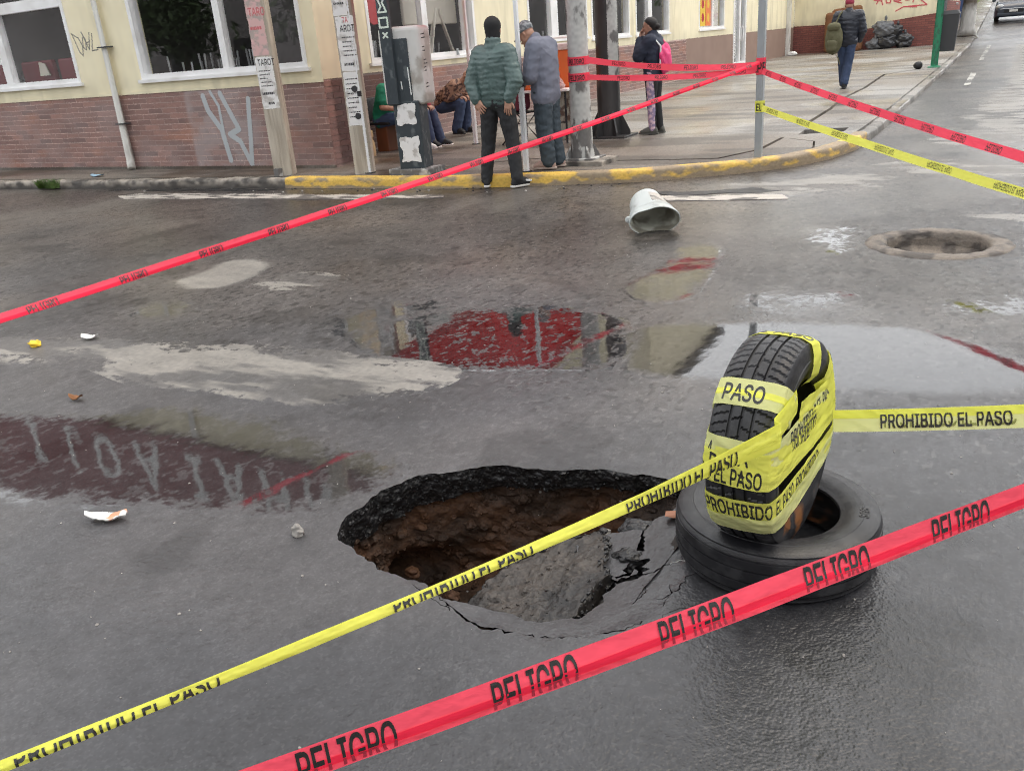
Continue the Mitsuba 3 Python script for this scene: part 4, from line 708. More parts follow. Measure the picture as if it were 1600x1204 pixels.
k = thing('blue_house', 'dim blue house front beyond the white car', 'house'); part(k, 'wall', box(-9, -2.62, 62, 75, 0, 6), 'm_far_blue'); part(k, 'door', box(-4.4, -3.4, 61.94, 61.99, .8, 3.0), 'm_grey_dark')
mat('m_car_blue', (.025, .035, .055), .25, clearcoat=.8, clearcoat_gloss=.9); mat('m_car_white', (.55, .56, .57), .25, clearcoat=.8); mat('m_glass_dark', (.03, .035, .04), .08); mat('m_rubber', (.022, .022, .023), .6); mat('m_lamp', (.7, .72, .74), .15)
def car(x, y, rz, m, name, label, w=1.8, h=1.6, L=4.4):
    k = thing(name, label, 'car'); to = T().translate([x, y, RZ(y) + .01]).rotate([0, 0, 1], rz); W = w / 2
    def loft(secs):
        return grid(np.array([[(sx * hw, yy, zz) for sx, zz in ((-1, z0), (-1, z0 + (z1 - z0) * .55), (-.94, z1 - .03), (-.8, z1), (.8, z1), (.94, z1 - .03), (1, z0 + (z1 - z0) * .55), (1, z0))] for yy, hw, z0, z1 in secs]), True)
    part(k, 'body', cat([loft([(-L / 2, W * .80, .30, .62), (-L / 2 + .06, W * .90, .24, .74), (-L / 2 + .35, W * .98, .20, h * .57), (-L / 2 + 1.2, W, .20, h * .63), (L / 2 - .6, W, .22, h * .64), (L / 2 - .1, W * .93, .3, h * .60), (L / 2, W * .85, .35, .8)]), box(-W * .8, W * .8, -L / 2 + .001, -L / 2 + .02, .3, .6)]), m, 40, to_world=to)
    part(k, 'cabin', loft([(-L / 2 + 1.05, W * .86, h * .58, h * .60), (-L / 2 + 1.75, W * .74, h * .58, h - .03), (-L / 2 + 2.5, W * .73, h * .58, h), (L / 2 - .5, W * .72, h * .58, h - .06), (L / 2 - .15, W * .8, h * .58, h * .64)]), m, 40, to_world=to)
    v = np.array([[-W * .80, -L / 2 + 1.06, h * .612], [W * .80, -L / 2 + 1.06, h * .612], [W * .66, -L / 2 + 1.70, h - .07], [-W * .66, -L / 2 + 1.70, h - .07]]); v2 = v + [0, -.03, .012]
    part(k, 'windscreen', trimesh.convex.convex_hull(np.vstack([v, v2])), 'm_glass_dark', to_world=to)
    for s in (-1, 1):
        part(k, 'headlight', at(lump(.12, 3, .05, 2, (1.5, .6, .8)), s * W * .72, -L / 2 + .10, .74), 'm_lamp', True, to_world=to)
        part(k, 'mirror', rbox(s * W * 1.1 - .09, s * W * 1.1 + .09, -L / 2 + 1.3, -L / 2 + 1.42, h * .62, h * .62 + .13, .04, 12), m, True, to_world=to)
        for yy in (-L / 2 + .8, L / 2 - .8):
            wk = part(k, 'wheel', onto(lathe([(.02, -.1), (.22, -.1), (.31, -.09), (.33, -.05), (.33, .05), (.31, .09), (.22, .1), (.02, .1)], 24), (s * (W - .12), yy, .33), (0, 1, 0), (0, 0, 1), (1, 0, 0)), 'm_rubber', 40, to_world=to); part(wk, 'rim', onto(lathe([(.0, .0), (.2, .0), (.21, .015)], 20), (s * (W + .0), yy, .33), (0, 1, 0), (0, 0, 1), (s, 0, 0)), 'm_steel', to_world=to)
    part(k, 'grille', box(-W * .5, W * .5, -L / 2 - .015, -L / 2 + .0, .40, .56), 'm_black', to_world=to); part(k, 'bumper', rbox(-W * .86, W * .86, -L / 2 - .05, -L / 2 + .1, .24, .40, .04, 12), m, True, to_world=to); part(k, 'number_plate', box(-.2, .2, -L / 2 - .065, -L / 2 - .055, .44, .56), 'm_white', to_world=to)
car(.05, 58, 0, 'm_car_blue', 'dark_blue_car', 'dark blue car facing the camera at the far end of the street'); car(-3.75, 56, 4, 'm_car_white', 'white_car', 'white car parked across the pavement beside the tree', 1.85, 1.75)
# ------------------------------------------------------------------ tyres and barrier tapes
mat('m_tyre', lambda p, n, uv: mix((.008, .008, .010), (.024, .024, .026), smoothstep(.40, .72, fbm(p.x * 22, p.y * 22, p.z * 22, 4))), lambda p, n, uv: .28 + .3 * fbm(p.x * 15, p.y * 15, p.z * 15, 3),
    specular=.5, bump=(lambda p, n, uv: noise(p.x * 300, p.y * 300, p.z * 300), .0006, 1e-3))
mat('m_tyre_muddy', lambda p, n, uv: mix(mix((.011, .011, .013), (.032, .032, .034), smoothstep(.40, .72, fbm(p.x * 22, p.y * 22, p.z * 22, 4))), (.19, .075, .022), .85 * smoothstep(.56, .68, fbm(p.x * 9 + 6, p.y * 9 + 1, p.z * 9, 4)) * smoothstep(-.43, -.38, p.x) * smoothstep(.36, .26, p.z)), .45, specular=.5)
mat('m_tyre_inner', lambda p, n, uv: mix((.022, .020, .019), (.20, .075, .025), smoothstep(.60, .72, fbm(p.x * 8 + 3, p.y * 8, p.z * 8, 4))), .7)
def tyre(key, C, a, R, wid, grooves, sipes, twist, seed):
    """Hollow tyre: axis a, outer radius R; tread with grooves (offset, half width, depth), sidewall with raised rings."""
    a = np.asarray(a, float) / np.linalg.norm(a); f = np.cross(a, [0, 0, 1.0]) if abs(a[2]) < .9 else np.array([0, -1.0, 0]); f /= np.linalg.norm(f); u = np.cross(f, a); u = u if (abs(a[2]) > .9 or u[2] > 0) else -u
    h = wid / 2; C = np.asarray(C, float)
    tw = np.unique(np.round(np.concatenate([np.linspace(-.80, .80, 49)] + [[(g - gw * 1.4) / h, (g - gw) / h, (g + gw) / h, (g + gw * 1.4) / h] for g, gw, d in grooves]), 4))
    prof = [(.595 * R, -.70 * h), (.605 * R, -.78 * h), (.64 * R, -.83 * h), (.655 * R, -.845 * h), (.70 * R, -.93 * h), (.76 * R, -.99 * h), (.80 * R, -1.0 * h), (.805 * R, -1.012 * h), (.82 * R, -1.012 * h), (.825 * R, -.995 * h), (.87 * R, -.985 * h), (.915 * R, -.95 * h), (.945 * R, -.915 * h), (.968 * R, -.865 * h)]
    crown = lambda x: R * (1 - .010 * abs(x) ** 2 - .030 * max(0, abs(x) - .55) ** 1.6 / .12)
    pts = prof + [(crown(x), x * h) for x in tw] + [(r, -w) for r, w in prof[::-1]]
    kinds = np.array([0] * len(prof) + [1] * len(tw) + [0] * len(prof)); W = np.array([w for r, w in pts]); Rr = np.array([r for r, w in pts]); n = 432
    th = np.arange(n) / n * 2 * np.pi; RR = np.repeat(Rr[:, None], n, 1)
    for g, gw, d in grooves: RR -= (kinds == 1)[:, None] * (np.abs(W - g) < gw * 1.05)[:, None] * d
    if sipes:
        i = np.arange(n); x = W / h
        for lo, hi, per, off in sipes:
            ph = (i[None, :] + (np.abs(x)[:, None] * twist).round().astype(int) + off) % per
            RR -= ((x > lo) & (x < hi) & (kinds == 1))[:, None] * (ph == 0) * .0045
    V = C + W[:, None, None] * a + RR[..., None] * (np.cos(th)[:, None] * f + np.sin(th)[:, None] * u)
    part(key, 'tread_and_sidewall', grid(V, True), 'm_tyre_muddy' if seed == 2 else 'm_tyre', 38)
    inn = [(.60 * R, -.70 * h), (.62 * R, -.74 * h), (.70 * R, -.86 * h), (.80 * R, -.93 * h), (.90 * R, -.88 * h), (.94 * R, -.7 * h), (.95 * R, 0), (.94 * R, .7 * h), (.90 * R, .88 * h), (.80 * R, .93 * h), (.70 * R, .86 * h), (.62 * R, .74 * h), (.60 * R, .70 * h)]
    V = np.array([C + w * a + r * (np.cos(th[::4])[:, None] * f + np.sin(th[::4])[:, None] * u) for r, w in inn]); part(key, 'inner_liner', grid(V, True), 'm_tyre_inner', True)
    return C, a, f, u
G4 = [(-.046, .0035, .006), (-.016, .0035, .006), (.016, .0035, .006), (.046, .0035, .006)]
LT = thing('lying_tyre', 'worn black tyre lying flat on the asphalt under the wrapped tyre', 'tyre'); LC = np.array([-.455, 2.312, .084])
tyre(LT, LC, (0.01, 0.0, 1), .300, .168, [(-.055, .002, .004), (-.02, .002, .004), (.018, .002, .004), (.052, .002, .004)], None, 0, 1)
def ring_text(key, s, C, R, z, a0, h, m, cond=.8):
    g = meshkit.text_mesh(s, h, .0012, True); v = g.vertices.copy(); L = v[:, 0].max() * cond; an = a0 - v[:, 0] * cond / R; r = R + v[:, 1] - h / 2
    g.vertices = np.stack([C[0] + r * np.cos(an), C[1] + r * np.sin(an), C[2] + z + v[:, 2] - (np.abs(v[:, 1] - h / 2)) * .05], 1); part(key, 'raised_lettering', g, m)
mat('m_tyre_letter', (.05, .05, .053), .6)
ring_text(LT, 'AUTUR', LC, .247, .0830, math.radians(232), .024, 'm_tyre_letter'); ring_text(LT, 'EUS', LC, .247, .0830, math.radians(12), .026, 'm_tyre_letter')
UT = thing('upright_tyre', 'black tyre standing in the lying tyre, wrapped in yellow warning tape', 'tyre')
C, a_, f_, u_ = tyre(UT, (-.464, 2.27, .397), (.993, -.1166, .0116), .300, .190, [(-.031, .0035, .007), (.0, .0035, .007), (.031, .0035, .007)], [(.40, .93, 6, 0), (-.93, -.40, 6, 3), (.02, .30, 12, 2), (-.30, -.02, 12, 8)], 7, 2)
# tape materials
film_h = lambda p, n, uv: fbm(p.x * 26 + p.z * 40, p.y * 26 - p.z * 30, p.z * 18, 3)
mat('m_tape_red', (.97, .105, .155), .28, kind='principledthin', two=False, diff_trans=.55, spec_trans=0.0, bump=(film_h, .007, 1.5e-3))
mat('m_tape_red_double', (.90, .040, .085), .25, kind='principledthin', two=False, diff_trans=.35, spec_trans=0.0)
mat('m_tape_yellow', (.88, .89, .17), .28, kind='principledthin', two=False, diff_trans=.60, spec_trans=0.0, bump=(film_h, .007, 1.5e-3))
mat('m_tape_pale', (.88, .90, .40), .25, kind='principledthin', two=False, diff_trans=.7, spec_trans=.12, bump=(film_h, .007, 1.5e-3))
mat('m_tape_ink', (.022, .022, .020), .35); mat('m_ink_red_faint', (.34, .025, .045), .4); mat('m_ink_yellow_faint', (.26, .27, .07), .4)
def unit(v): return v / np.linalg.norm(v, axis=-1, keepdims=True)
class Tape:
    """A ribbon along a curve: P(s) centre line, Wd(s) direction across, N(s) outward; width w. place() lays (along, across) points on it."""
    def __init__(self, P, Wd, w, seed, crease=.002, closed=False, fold=0.0, keepn=None):
        self.P, self.w = np.asarray(P, float), w; self.Wd = unit(np.asarray(Wd, float)); self.s = np.r_[0, np.cumsum(np.linalg.norm(np.diff(self.P, axis=0), axis=1))]; self.seed, self.crease, self.fold = seed, crease, fold
        t = unit(np.gradient(self.P, axis=0)); self.N = unit(np.cross(t, self.Wd)) if keepn is None else unit(keepn); self.L = self.s[-1]
    def place(self, x, y, off=0.0):
        f = lambda A: np.stack([np.interp(x, self.s, A[:, k]) for k in range(3)], 1)
        ww = np.interp(x, self.s, np.broadcast_to(self.w, self.s.shape)); q = np.stack([x * 5, y * 2.2, np.zeros_like(x)], 1)
        bump = self.crease * (2 * meshkit.fbm(q, 3, self.seed) - 1) * np.minimum(1, 1.0) + self.fold * (np.abs(y + .12) - .2)
        ym = y + .05 * (meshkit.noise(np.stack([x * 3, x * 0, x * 0], 1), self.seed + 9) - .5) * np.abs(y) * 2
        return f(self.P) + f(self.Wd) * (ym * ww)[:, None] + f(self.N) * (bump + off)[:, None]
    def mesh(self, y0=-.5, y1=.5, step=.02, rows=9, off=0.0):
        x = np.linspace(0, self.L, max(int(self.L / step), 8)); y = np.linspace(y0, y1, rows); X, Y = np.meshgrid(x, y, indexing='ij')
        return grid(self.place(X.ravel(), Y.ravel(), off).reshape(len(x), rows, 3))
    def text(self, s, x, h, cond, y=-.36, off=.0006, up=1, mirror=False, crop=None, both=True):
        """Lettering printed on the film from x on; h in tape widths; crop = (lo, hi) of the width that shows."""
        w = float(np.interp(x, self.s, np.broadcast_to(self.w, self.s.shape))); m = flat_text(s, h * w, cond); lo = m.vertices.copy()
        m.vertices = np.c_[lo[:, 0], lo[:, 1] / w + y, lo[:, 2]]
        if crop is not None:
            for val, sg in ((crop[0], 1), (crop[1], -1)):
                m = m.slice_plane((0, val, 0), (0, sg, 0))
                if len(m.faces) == 0: return None
        v, fc = trimesh.remesh.subdivide_to_size(m.vertices * [1, w, 1], m.faces, .014); v = v / [1, w, 1]
        xx, yy = v[:, 0].copy(), v[:, 1] * up
        if mirror: xx = xx.max() - xx
        xx = xx + x; ok = (xx[fc] < self.L).all(1) & (xx[fc] > 0).all(1); fc = fc[ok]
        if not len(fc): return None
        ms = [trimesh.Trimesh(self.place(xx, yy, o), fc, process=False) for o in ((off, -off) if both else (off,))]
        return cat(ms)
def straight(p0, p1, sag, n=60, tw=lambda t: 0 * t, view=None):
    t = np.linspace(0, 1, n); P = np.asarray(p0) + (np.asarray(p1) - p0) * t[:, None]; P[:, 2] -= sag * 4 * t * (1 - t)
    T_ = unit(np.gradient(P, axis=0)); up = unit(np.array([0, 0, 1.0]) - T_ * T_[:, 2:]); side = np.cross(T_, up); an = np.radians(tw(t))[:, None]
    return P, up * np.cos(an) + side * np.sin(an)
def lettered(key, tape, word, start, pitch, h, cond, name='lettering', m='m_tape_ink', n=99, **kw):
    i = 0; x = start
    while x < tape.L - .01 and i < n:
        g = tape.text(word, x, h, cond, **kw)
        if g is not None: part(key, name, g, m)
        x += pitch; i += 1
P0 = np.array([-2.31, 9.83, 0])
ST5 = .291
# near red tape, folded over along its lower edge
k = thing('red_tape', 'nearest red danger tape, crossing the lower right in front of the tyres', 'tape')
P, Wd = straight((-1.0436, .4748, .4664), (.3045, 2.1547, .503), .010, 110, lambda t: -14 + 5 * np.sin(t * 9))
tp = Tape(P, Wd, .054, 3, .0028, fold=-.004); part(k, 'film', tp.mesh(-.5, .5, .012, 13), 'm_tape_red', True)
part(k, 'folded_flap', tp.mesh(-.52, -.10, .012, 7, .0016), 'm_tape_red_double', True); part(k, 'folded_flap', tp.mesh(-.56, -.36, .012, 5, .0026), 'm_tape_red', True)
lettered(k, tp, 'PELIGRO', ST5, .334, 1.14, .45, y=-.74, crop=(-.26, .44), off=.0022, both=False)
lettered(k, tp, 'PELIGRO', ST5, .334, 1.14, .45, 'faint_lettering', 'm_ink_red_faint', y=-.74, crop=(-.5, -.28), off=.0034, both=False)
# far red tapes tied at the grey post
k = thing('red_tape', 'long red danger tape from the grey post across to the left edge', 'tape')
P, Wd = straight(P0 + [0, 0, 1.13], (-3.48, 1.684, .625), .035, 160, lambda t: 22 + 12 * np.sin(t * 21)); tp = Tape(P, Wd, .041, 5, .002, fold=.004); part(k, 'film', tp.mesh(-.5, .5, .03, 9), 'm_tape_red', True); part(k, 'folded_flap', tp.mesh(-.5, -.1, .03, 5, .0016), 'm_tape_red_double', True); part(k, 'folded_flap', tp.mesh(-.5, -.1, .03, 5, -.0016), 'm_tape_red_double', True)
lettered(k, tp, 'PELIGRO', .25, .42, 1.0, .55, y=-.6, off=.003, mirror=True, crop=(-.46, .30))
k = thing('red_tape', 'red danger tape from the grey post to the right edge over the side street', 'tape')
P, Wd = straight(P0 + [.02, 0, 1.04], (.50, 5.55, .600), .03, 90, lambda t: -16 + 8 * np.sin(t * 14)); tp = Tape(P, Wd, .062, 6, .002); part(k, 'film', tp.mesh(-.5, .5, .03), 'm_tape_red', True); lettered(k, tp, 'PELIGRO', .12, .40, .72, .62, y=-.30, up=-1, crop=(-.46, .42))
k = thing('red_tape', 'upper red danger tape between the white round pole and the grey post', 'tape')
P, Wd = straight((-4.16, 9.42, 1.285), P0 + [-.03, 0, 1.10], .05, 60, lambda t: 28 * np.sin(t * 6)); tp = Tape(P, Wd, .07, 7, .003); part(k, 'film', tp.mesh(-.5, .5, .03), 'm_tape_red', True); lettered(k, tp, 'PELIGRO', .3, .40, .6, .6, y=-.30)
k = thing('red_tape', 'lower red danger tape between the white round pole and the grey post', 'tape')
P, Wd = straight((-4.16, 9.42, 1.10), P0 + [-.03, 0, 1.05], .035, 60, lambda t: 24 * np.cos(t * 5)); tp = Tape(P, Wd, .065, 8, .003); part(k, 'film', tp.mesh(-.5, .5, .03), 'm_tape_red', True); lettered(k, tp, 'PELIGRO', .35, .42, .6, .6, y=-.30)
def knot(name, label, x, y, r, z0, z1, m, word, seed, sq=False):
    """Tape wound round a pole or post."""
    k = thing(name, label, 'tape'); t = np.linspace(-.2, 2 * np.pi + .3, 60)
    e = lambda t: r / np.maximum(np.abs(np.cos(t)), np.abs(np.sin(t))) if sq else r + 0 * t
    P = np.stack([x + e(t) * np.cos(t - 2.4), y + e(t) * np.sin(t - 2.4), np.linspace((z0 + z1) / 2 - .006, (z0 + z1) / 2 + .006, 60)], 1) if not sq else np.stack([x + np.clip(1.35 * r * np.cos(t - 2.4), -r, r), y + np.clip(1.35 * r * np.sin(t - 2.4), -r, r), np.full(60, (z0 + z1) / 2)], 1)
    tp = Tape(P, np.tile([0, 0, 1.0], (60, 1)), z1 - z0, seed, .0015); part(k, 'film', tp.mesh(-.5, .5, .01, 7), m, True); g = tp.text(word, .05 if not sq else .02, .6, .6, off=.003)
    if g is not None: part(k, 'lettering', g, 'm_tape_ink')
knot('tape_wrap', 'red tape band tied round the white pole, upper one', -4.30, 9.52, .122, 1.235, 1.325, 'm_tape_red', 'PELIGRO', 3); knot('tape_wrap', 'red tape band tied round the white pole, lower one', -4.30, 9.52, .124, 1.06, 1.15, 'm_tape_red', 'PELIGRO', 4)
knot('tape_wrap', 'red tape knot round the grey post', -2.31, 9.87, .044, 1.00, 1.17, 'm_tape_red', 'PELIGRO', 5, True); knot('tape_wrap', 'yellow tape knot round the grey post', -2.31, 9.87, .044, .615, .735, 'm_tape_yellow', 'EL PASO', 6, True)
# yellow tapes
k = thing('yellow_tape', 'yellow warning tape from the grey post to the right edge over the side street', 'tape')
P, Wd = straight(P0 + [.03, 0, .66], (.55, 5.60, .385), .02, 90, lambda t: -14 + 6 * np.sin(t * 11)); tp = Tape(P, Wd, .064, 9, .002); part(k, 'film', tp.mesh(-.5, .5, .03), 'm_tape_yellow', True); lettered(k, tp, 'PROHIBIDO EL PASO', .15, .80, .62, .56, y=-.32, up=-1)
k = thing('yellow_tape', 'yellow warning tape from the wrapped tyre to the right edge', 'tape')
P, Wd = straight((-.325, 2.42, .405), (.36, 2.50, .500), .006, 50, lambda t: -24 + 10 * t); tp = Tape(P, Wd, .064, 10, .0035); part(k, 'film', tp.mesh(-.5, .5, .012, 11), 'm_tape_pale', True); part(k, 'folded_flap', tp.mesh(.1, .5, .012, 5, .0016), 'm_tape_yellow', True); lettered(k, tp, 'PROHIBIDO EL PASO', .125, .9, .62, .60, y=-.34, off=.0028, crop=(-.4, .26))
lettered(k, tp, 'PROHIBIDO EL PASO', .135, .9, .62, .60, 'faint_lettering', 'm_ink_yellow_faint', y=-.30, off=.0022, crop=(-.5, -.1))
k = thing('yellow_tape', 'long yellow warning tape from the wrapped tyre across the sinkhole to the lower left corner', 'tape')
t = np.linspace(0, 1, 150); P, Wd = straight((-.381, 1.965, .553), (-1.42, .30, .478), .022, 150, lambda t: np.interp(t, [0, .12, .25, .45, .62, 1], [-4, -10, 14, 22, 6, 16])); ww = np.interp(t, [0, .10, .22, .38, .5, .62, .75, 1], [.072, .052, .030, .023, .021, .024, .020, .023])
lead = np.array([C + .1015 * a_ + .12 * f_ + .175 * u_, C + .101 * a_ + .22 * f_ + .160 * u_, C + .096 * a_ + .283 * f_ + .153 * u_])
P = np.vstack([lead, P]); Wd = np.vstack([np.tile(Wd[0] * .9 + u_ * .1, (3, 1)), Wd]); ww = np.r_[.07, .072, .072, ww]; t = np.linspace(0, 1, 153)
tp = Tape(P, Wd, ww, 11, .0022, fold=.006); part(k, 'film', tp.mesh(-.5, .5, .012, 11), 'm_tape_yellow', True); part(k, 'folded_flap', tp.mesh(-.5, .12, .012, 7, .0013), 'm_tape_pale', True); part(k, 'folded_flap', tp.mesh(.2, .5, .012, 5, .0016), 'm_tape_yellow', True)
for x, wd, y, h, cd in ((.34, 'PROHIBIDO EL PASO', -.55, 1.0, .42), (.92, 'PROHIBIDO EL PASO', -.72, 1.7, .58), (1.58, 'PROHIBIDO EL PASO', -.72, 1.8, .62)):
    g = tp.text(wd, x, h, cd, y=y, off=.003, mirror=True, crop=(-.42, .30))
    if g is not None: part(k, 'lettering', g, 'm_tape_ink')
# wraps round the upright tyre: sections of its hull
hp = []
for r, w in [(.255, -.0965), (.285, -.088), (.2975, -.06), (.301, 0), (.2975, .06), (.285, .088), (.255, .0965), (.22, .0985), (.22, -.0985)]:
    tt = np.linspace(0, 2 * np.pi, 120, endpoint=False); hp.append(C + w * a_ + r * (np.cos(tt)[:, None] * f_ + np.sin(tt)[:, None] * u_))
hull = trimesh.convex.convex_hull(np.vstack(hp)); HN = hull.face_normals; HB = (HN * hull.triangles[:, 0]).sum(1)
def hull_loop(o, e1, e2, ang):
    d = np.cos(ang)[:, None] * e1 + np.sin(ang)[:, None] * e2; den = d @ HN.T; t = np.where(den > 1e-6, (HB - HN @ o) / np.where(den > 1e-6, den, 1), 1e9).min(1); return o + d * t[:, None]
def wrap(h, tilt, roll, w, lift, m, words, seed, a0=0, a1=360):
    """Tape wound level round the tyre at height h along its upright; words: (text, distance from the front left shoulder, height, cond, y)."""
    nrm = unit(u_ + math.tan(math.radians(tilt)) * f_ + math.tan(math.radians(roll)) * a_); e1 = unit(np.cross(nrm, a_)); e1 = e1 if e1 @ f_ > 0 else -e1; e2 = np.cross(nrm, e1); e2 = e2 if e2 @ a_ > 0 else -e2
    ang = np.radians(np.linspace(a0, a1, 240)); rows = [hull_loop(C + nrm * (h + v * w) , e1, e2, ang) for v in np.linspace(-.5, .5, 9)]
    mid = rows[4]; N = unit(mid - (mid @ nrm)[:, None] * nrm - (C - (C @ nrm) * nrm)); R = np.array(rows); tp = Tape(mid, np.tile(nrm, (len(mid), 1)), w, seed, .0009, keepn=N)
    def place(x, y, off=0.0):
        i = np.interp(x, tp.s, np.arange(len(mid))); j = (np.clip(y, -.5, .5) + .5) * 8; i0 = np.clip(i.astype(int), 0, len(mid) - 2); j0 = np.clip(j.astype(int), 0, 7); fi, fj = (i - i0)[:, None], (j - j0)[:, None]
        p = (R[j0, i0] * (1 - fi) + R[j0, i0 + 1] * fi) * (1 - fj) + (R[j0 + 1, i0] * (1 - fi) + R[j0 + 1, i0 + 1] * fi) * fj
        nn = np.stack([np.interp(x, tp.s, N[:, q]) for q in range(3)], 1); cr = .0075 * meshkit.fbm(np.stack([x * 14, y * 4 + x * 6, 0 * x], 1), 4, seed) ** 1.5; return p + nn * (lift + cr + off)[:, None]
    tp.place = place; key = part(UT, 'tape_wrap', tp.mesh(-.5, .5, .006, 13), m, True); labels[key] = {'label': 'yellow tape wound round the tyre'}
    for s, x, hh, cd, y in words:
        g = tp.text(s, x, hh, cd, y=y, off=.0008, both=False)
        if g is not None: part(key, 'lettering', g, 'm_tape_ink')
def tube_wrap(phi, w, lift, m, words, seed, tilt=0, flip=False):
    """Tape wound over the tread and through the hole at angle phi (0 = towards the camera, 90 = top)."""
    ra = math.radians(phi); er = math.cos(ra) * f_ + math.sin(ra) * u_; et = -math.sin(ra) * f_ + math.cos(ra) * u_
    sec = np.array([(-.075, .172), (-.0975, .200), (-.1005, .228), (-.098, .258), (-.0895, .286), (-.062, .299), (0, .3025), (.062, .299), (.0895, .286), (.098, .258), (.1005, .228), (.0975, .200), (.075, .172)])
    L = LineString(sec).segmentize(.008); q = np.array(L.coords); P = C + q[:, :1] * a_ + q[:, 1:] * er + et * (np.linspace(-1, 1, len(q)) * tilt)[:, None]
    t = unit(np.gradient(q, axis=0)); N = -t[:, 1:] * a_ + t[:, :1] * er; N = np.where(((N * (P - C - er * .24)).sum(1) < 0)[:, None], -N, N)
    tp = Tape(P + N * lift, np.tile(et, (len(P), 1)), w, seed, .0012, keepn=N)
    old = tp.place
    def place(x, y, off=0.0):
        p = old(x, y, off); dy = (y * w) ** 2 / (2 * .30); return p - er * dy[:, None] * 1.0
    tp.place = place
    key = part(UT, 'tape_wrap', tp.mesh(-.5, .5, .006, 9), m, True); labels[key] = {'label': 'yellow tape looped over the tread'}
    for s, x, hh, cd, y in words:
        g = tp.text(s, x, hh, cd, y=y, off=.001, both=False)
        if g is not None: part(key, 'lettering', g, 'm_tape_ink')
tube_wrap(46, .078, .0015, 'm_tape_pale', [('PASO', .150, .60, .66, -.32)], 21); tube_wrap(46, .018, .0022, 'm_tape_yellow', [], 22)
tube_wrap(103, .075, .0015, 'm_tape_yellow', [('EL PASO', .13, .62, .66, -.32)], 23, -.012); tube_wrap(140, .072, .0015, 'm_tape_yellow', [('PASO', .22, .6, .6, -.3)], 24)
A0 = dict(a0=-19, a1=341)
wrap(.088, 2, 2, .070, .0012, 'm_tape_pale', [('A', .012, .55, .5, -.3), ('PROHIBIDO EL PASO', .30, .62, .60, -.30)], 31, **A0)
wrap(.052, 0, 1, .072, .0030, 'm_tape_yellow', [('PASO', .03, .66, .62, -.42), ('PROHIBIDO', .33, .62, .56, -.28)], 32, **A0)
wrap(.015, -1, 1, .060, .0052, 'm_tape_yellow', [('DO EL PASO', .0, .74, .50, -.42)], 33, **A0)
wrap(-.082, 1, -1, .072, .0018, 'm_tape_yellow', [('PROHIBIDO', .004, .66, .52, -.32), ('EL PASO', .215, .62, .50, -.30), ('PROHIBIDO', .36, .6, .56, -.3)], 34, **A0)
wrap(-.118, 5, -3, .060, .0040, 'm_tape_pale', [], 35, **A0)
wrap(.135, -6, 8, .060, .0015, 'm_tape_yellow', [('EL PASO', .36, .62, .6, -.3)], 36, a0=38, a1=170)
# ------------------------------------------------------------------ people
mat('m_cloth', VCOL, .75, bump=(lambda p, n, uv: fbm(p.x * 45, p.y * 45, p.z * 45, 3), .003, 3e-3))
mat('m_nylon', VCOL, .42, bump=(lambda p, n, uv: fbm(p.x * 40, p.y * 40, p.z * 40, 3), .003, 3e-3))
mat('m_skin', lambda p, n, uv: mix((.46, .26, .18), (.35, .185, .125), fbm(p.x * 20, p.y * 20, p.z * 20, 2)), .5)
mat('m_hair', lambda p, n, uv: mix((.008, .007, .007), (.02, .017, .016), noise(p.x * 90, p.y * 90, p.z * 20)), .6)
A3 = lambda *v: np.array(v, float)
def ball(c, r, seg=14): return m3.Manifold.sphere(float(r), seg).translate(tuple(map(float, c)))
def bone(a, b, ra, rb): return m3.Manifold.batch_hull([ball(a, ra), ball(b, rb)])
def chain(*cr):
    """Hull of each neighbouring pair of (centre, radius)."""
    return [bone(cr[i][0], cr[i + 1][0], cr[i][1], cr[i + 1][1]) for i in range(len(cr) - 1)]
def skinned(ms, ref=.02, it=8, wr=0.0, seed=0, freq=14, quilt=None):
    """One continuous smoothed surface from overlapping pieces; wr = depth of folds; quilt = (pitch, depth)."""
    M = m3.Manifold.batch_boolean(ms, m3.OpType.Add).refine_to_length(ref); t = tri(M); t.merge_vertices(); v0 = t.vertices.copy(); trimesh.smoothing.filter_taubin(t, lamb=.55, nu=.53, iterations=it); bad = ~(np.linalg.norm(t.vertices - v0, axis=1) < .03); t.vertices = np.where(bad[:, None], v0, t.vertices)
    v = t.vertices; o = np.zeros(len(v))
    if wr: o += wr * (2 * meshkit.fbm(v * [freq, freq, freq * 1.8], 3, seed) - 1) * 1.6
    if quilt: o += quilt[1] * (np.abs(np.sin(np.pi * (v[:, 2] + .055 * meshkit.noise(v * 7, seed)) / quilt[0])) - .6) * (.35 + 1.3 * meshkit.noise(v * 9, seed + 3)) - .010 * np.exp(-((v[:, 0] - v[:, 0].mean()) / .012) ** 2) * (quilt[0] < .06)
    t.vertices = v + t.vertex_normals * np.clip(o, -.04, .04)[:, None]; return t
def tint(t, c, var=.16, seed=0, fn=None):
    v = t.vertices; k = 1 + var * (2 * meshkit.fbm(v * 9, 3, seed) - 1); col = np.asarray(c, float)[None] * k[:, None]
    if fn is not None: col = fn(v, col)
    return np.clip(col, 0, 1)
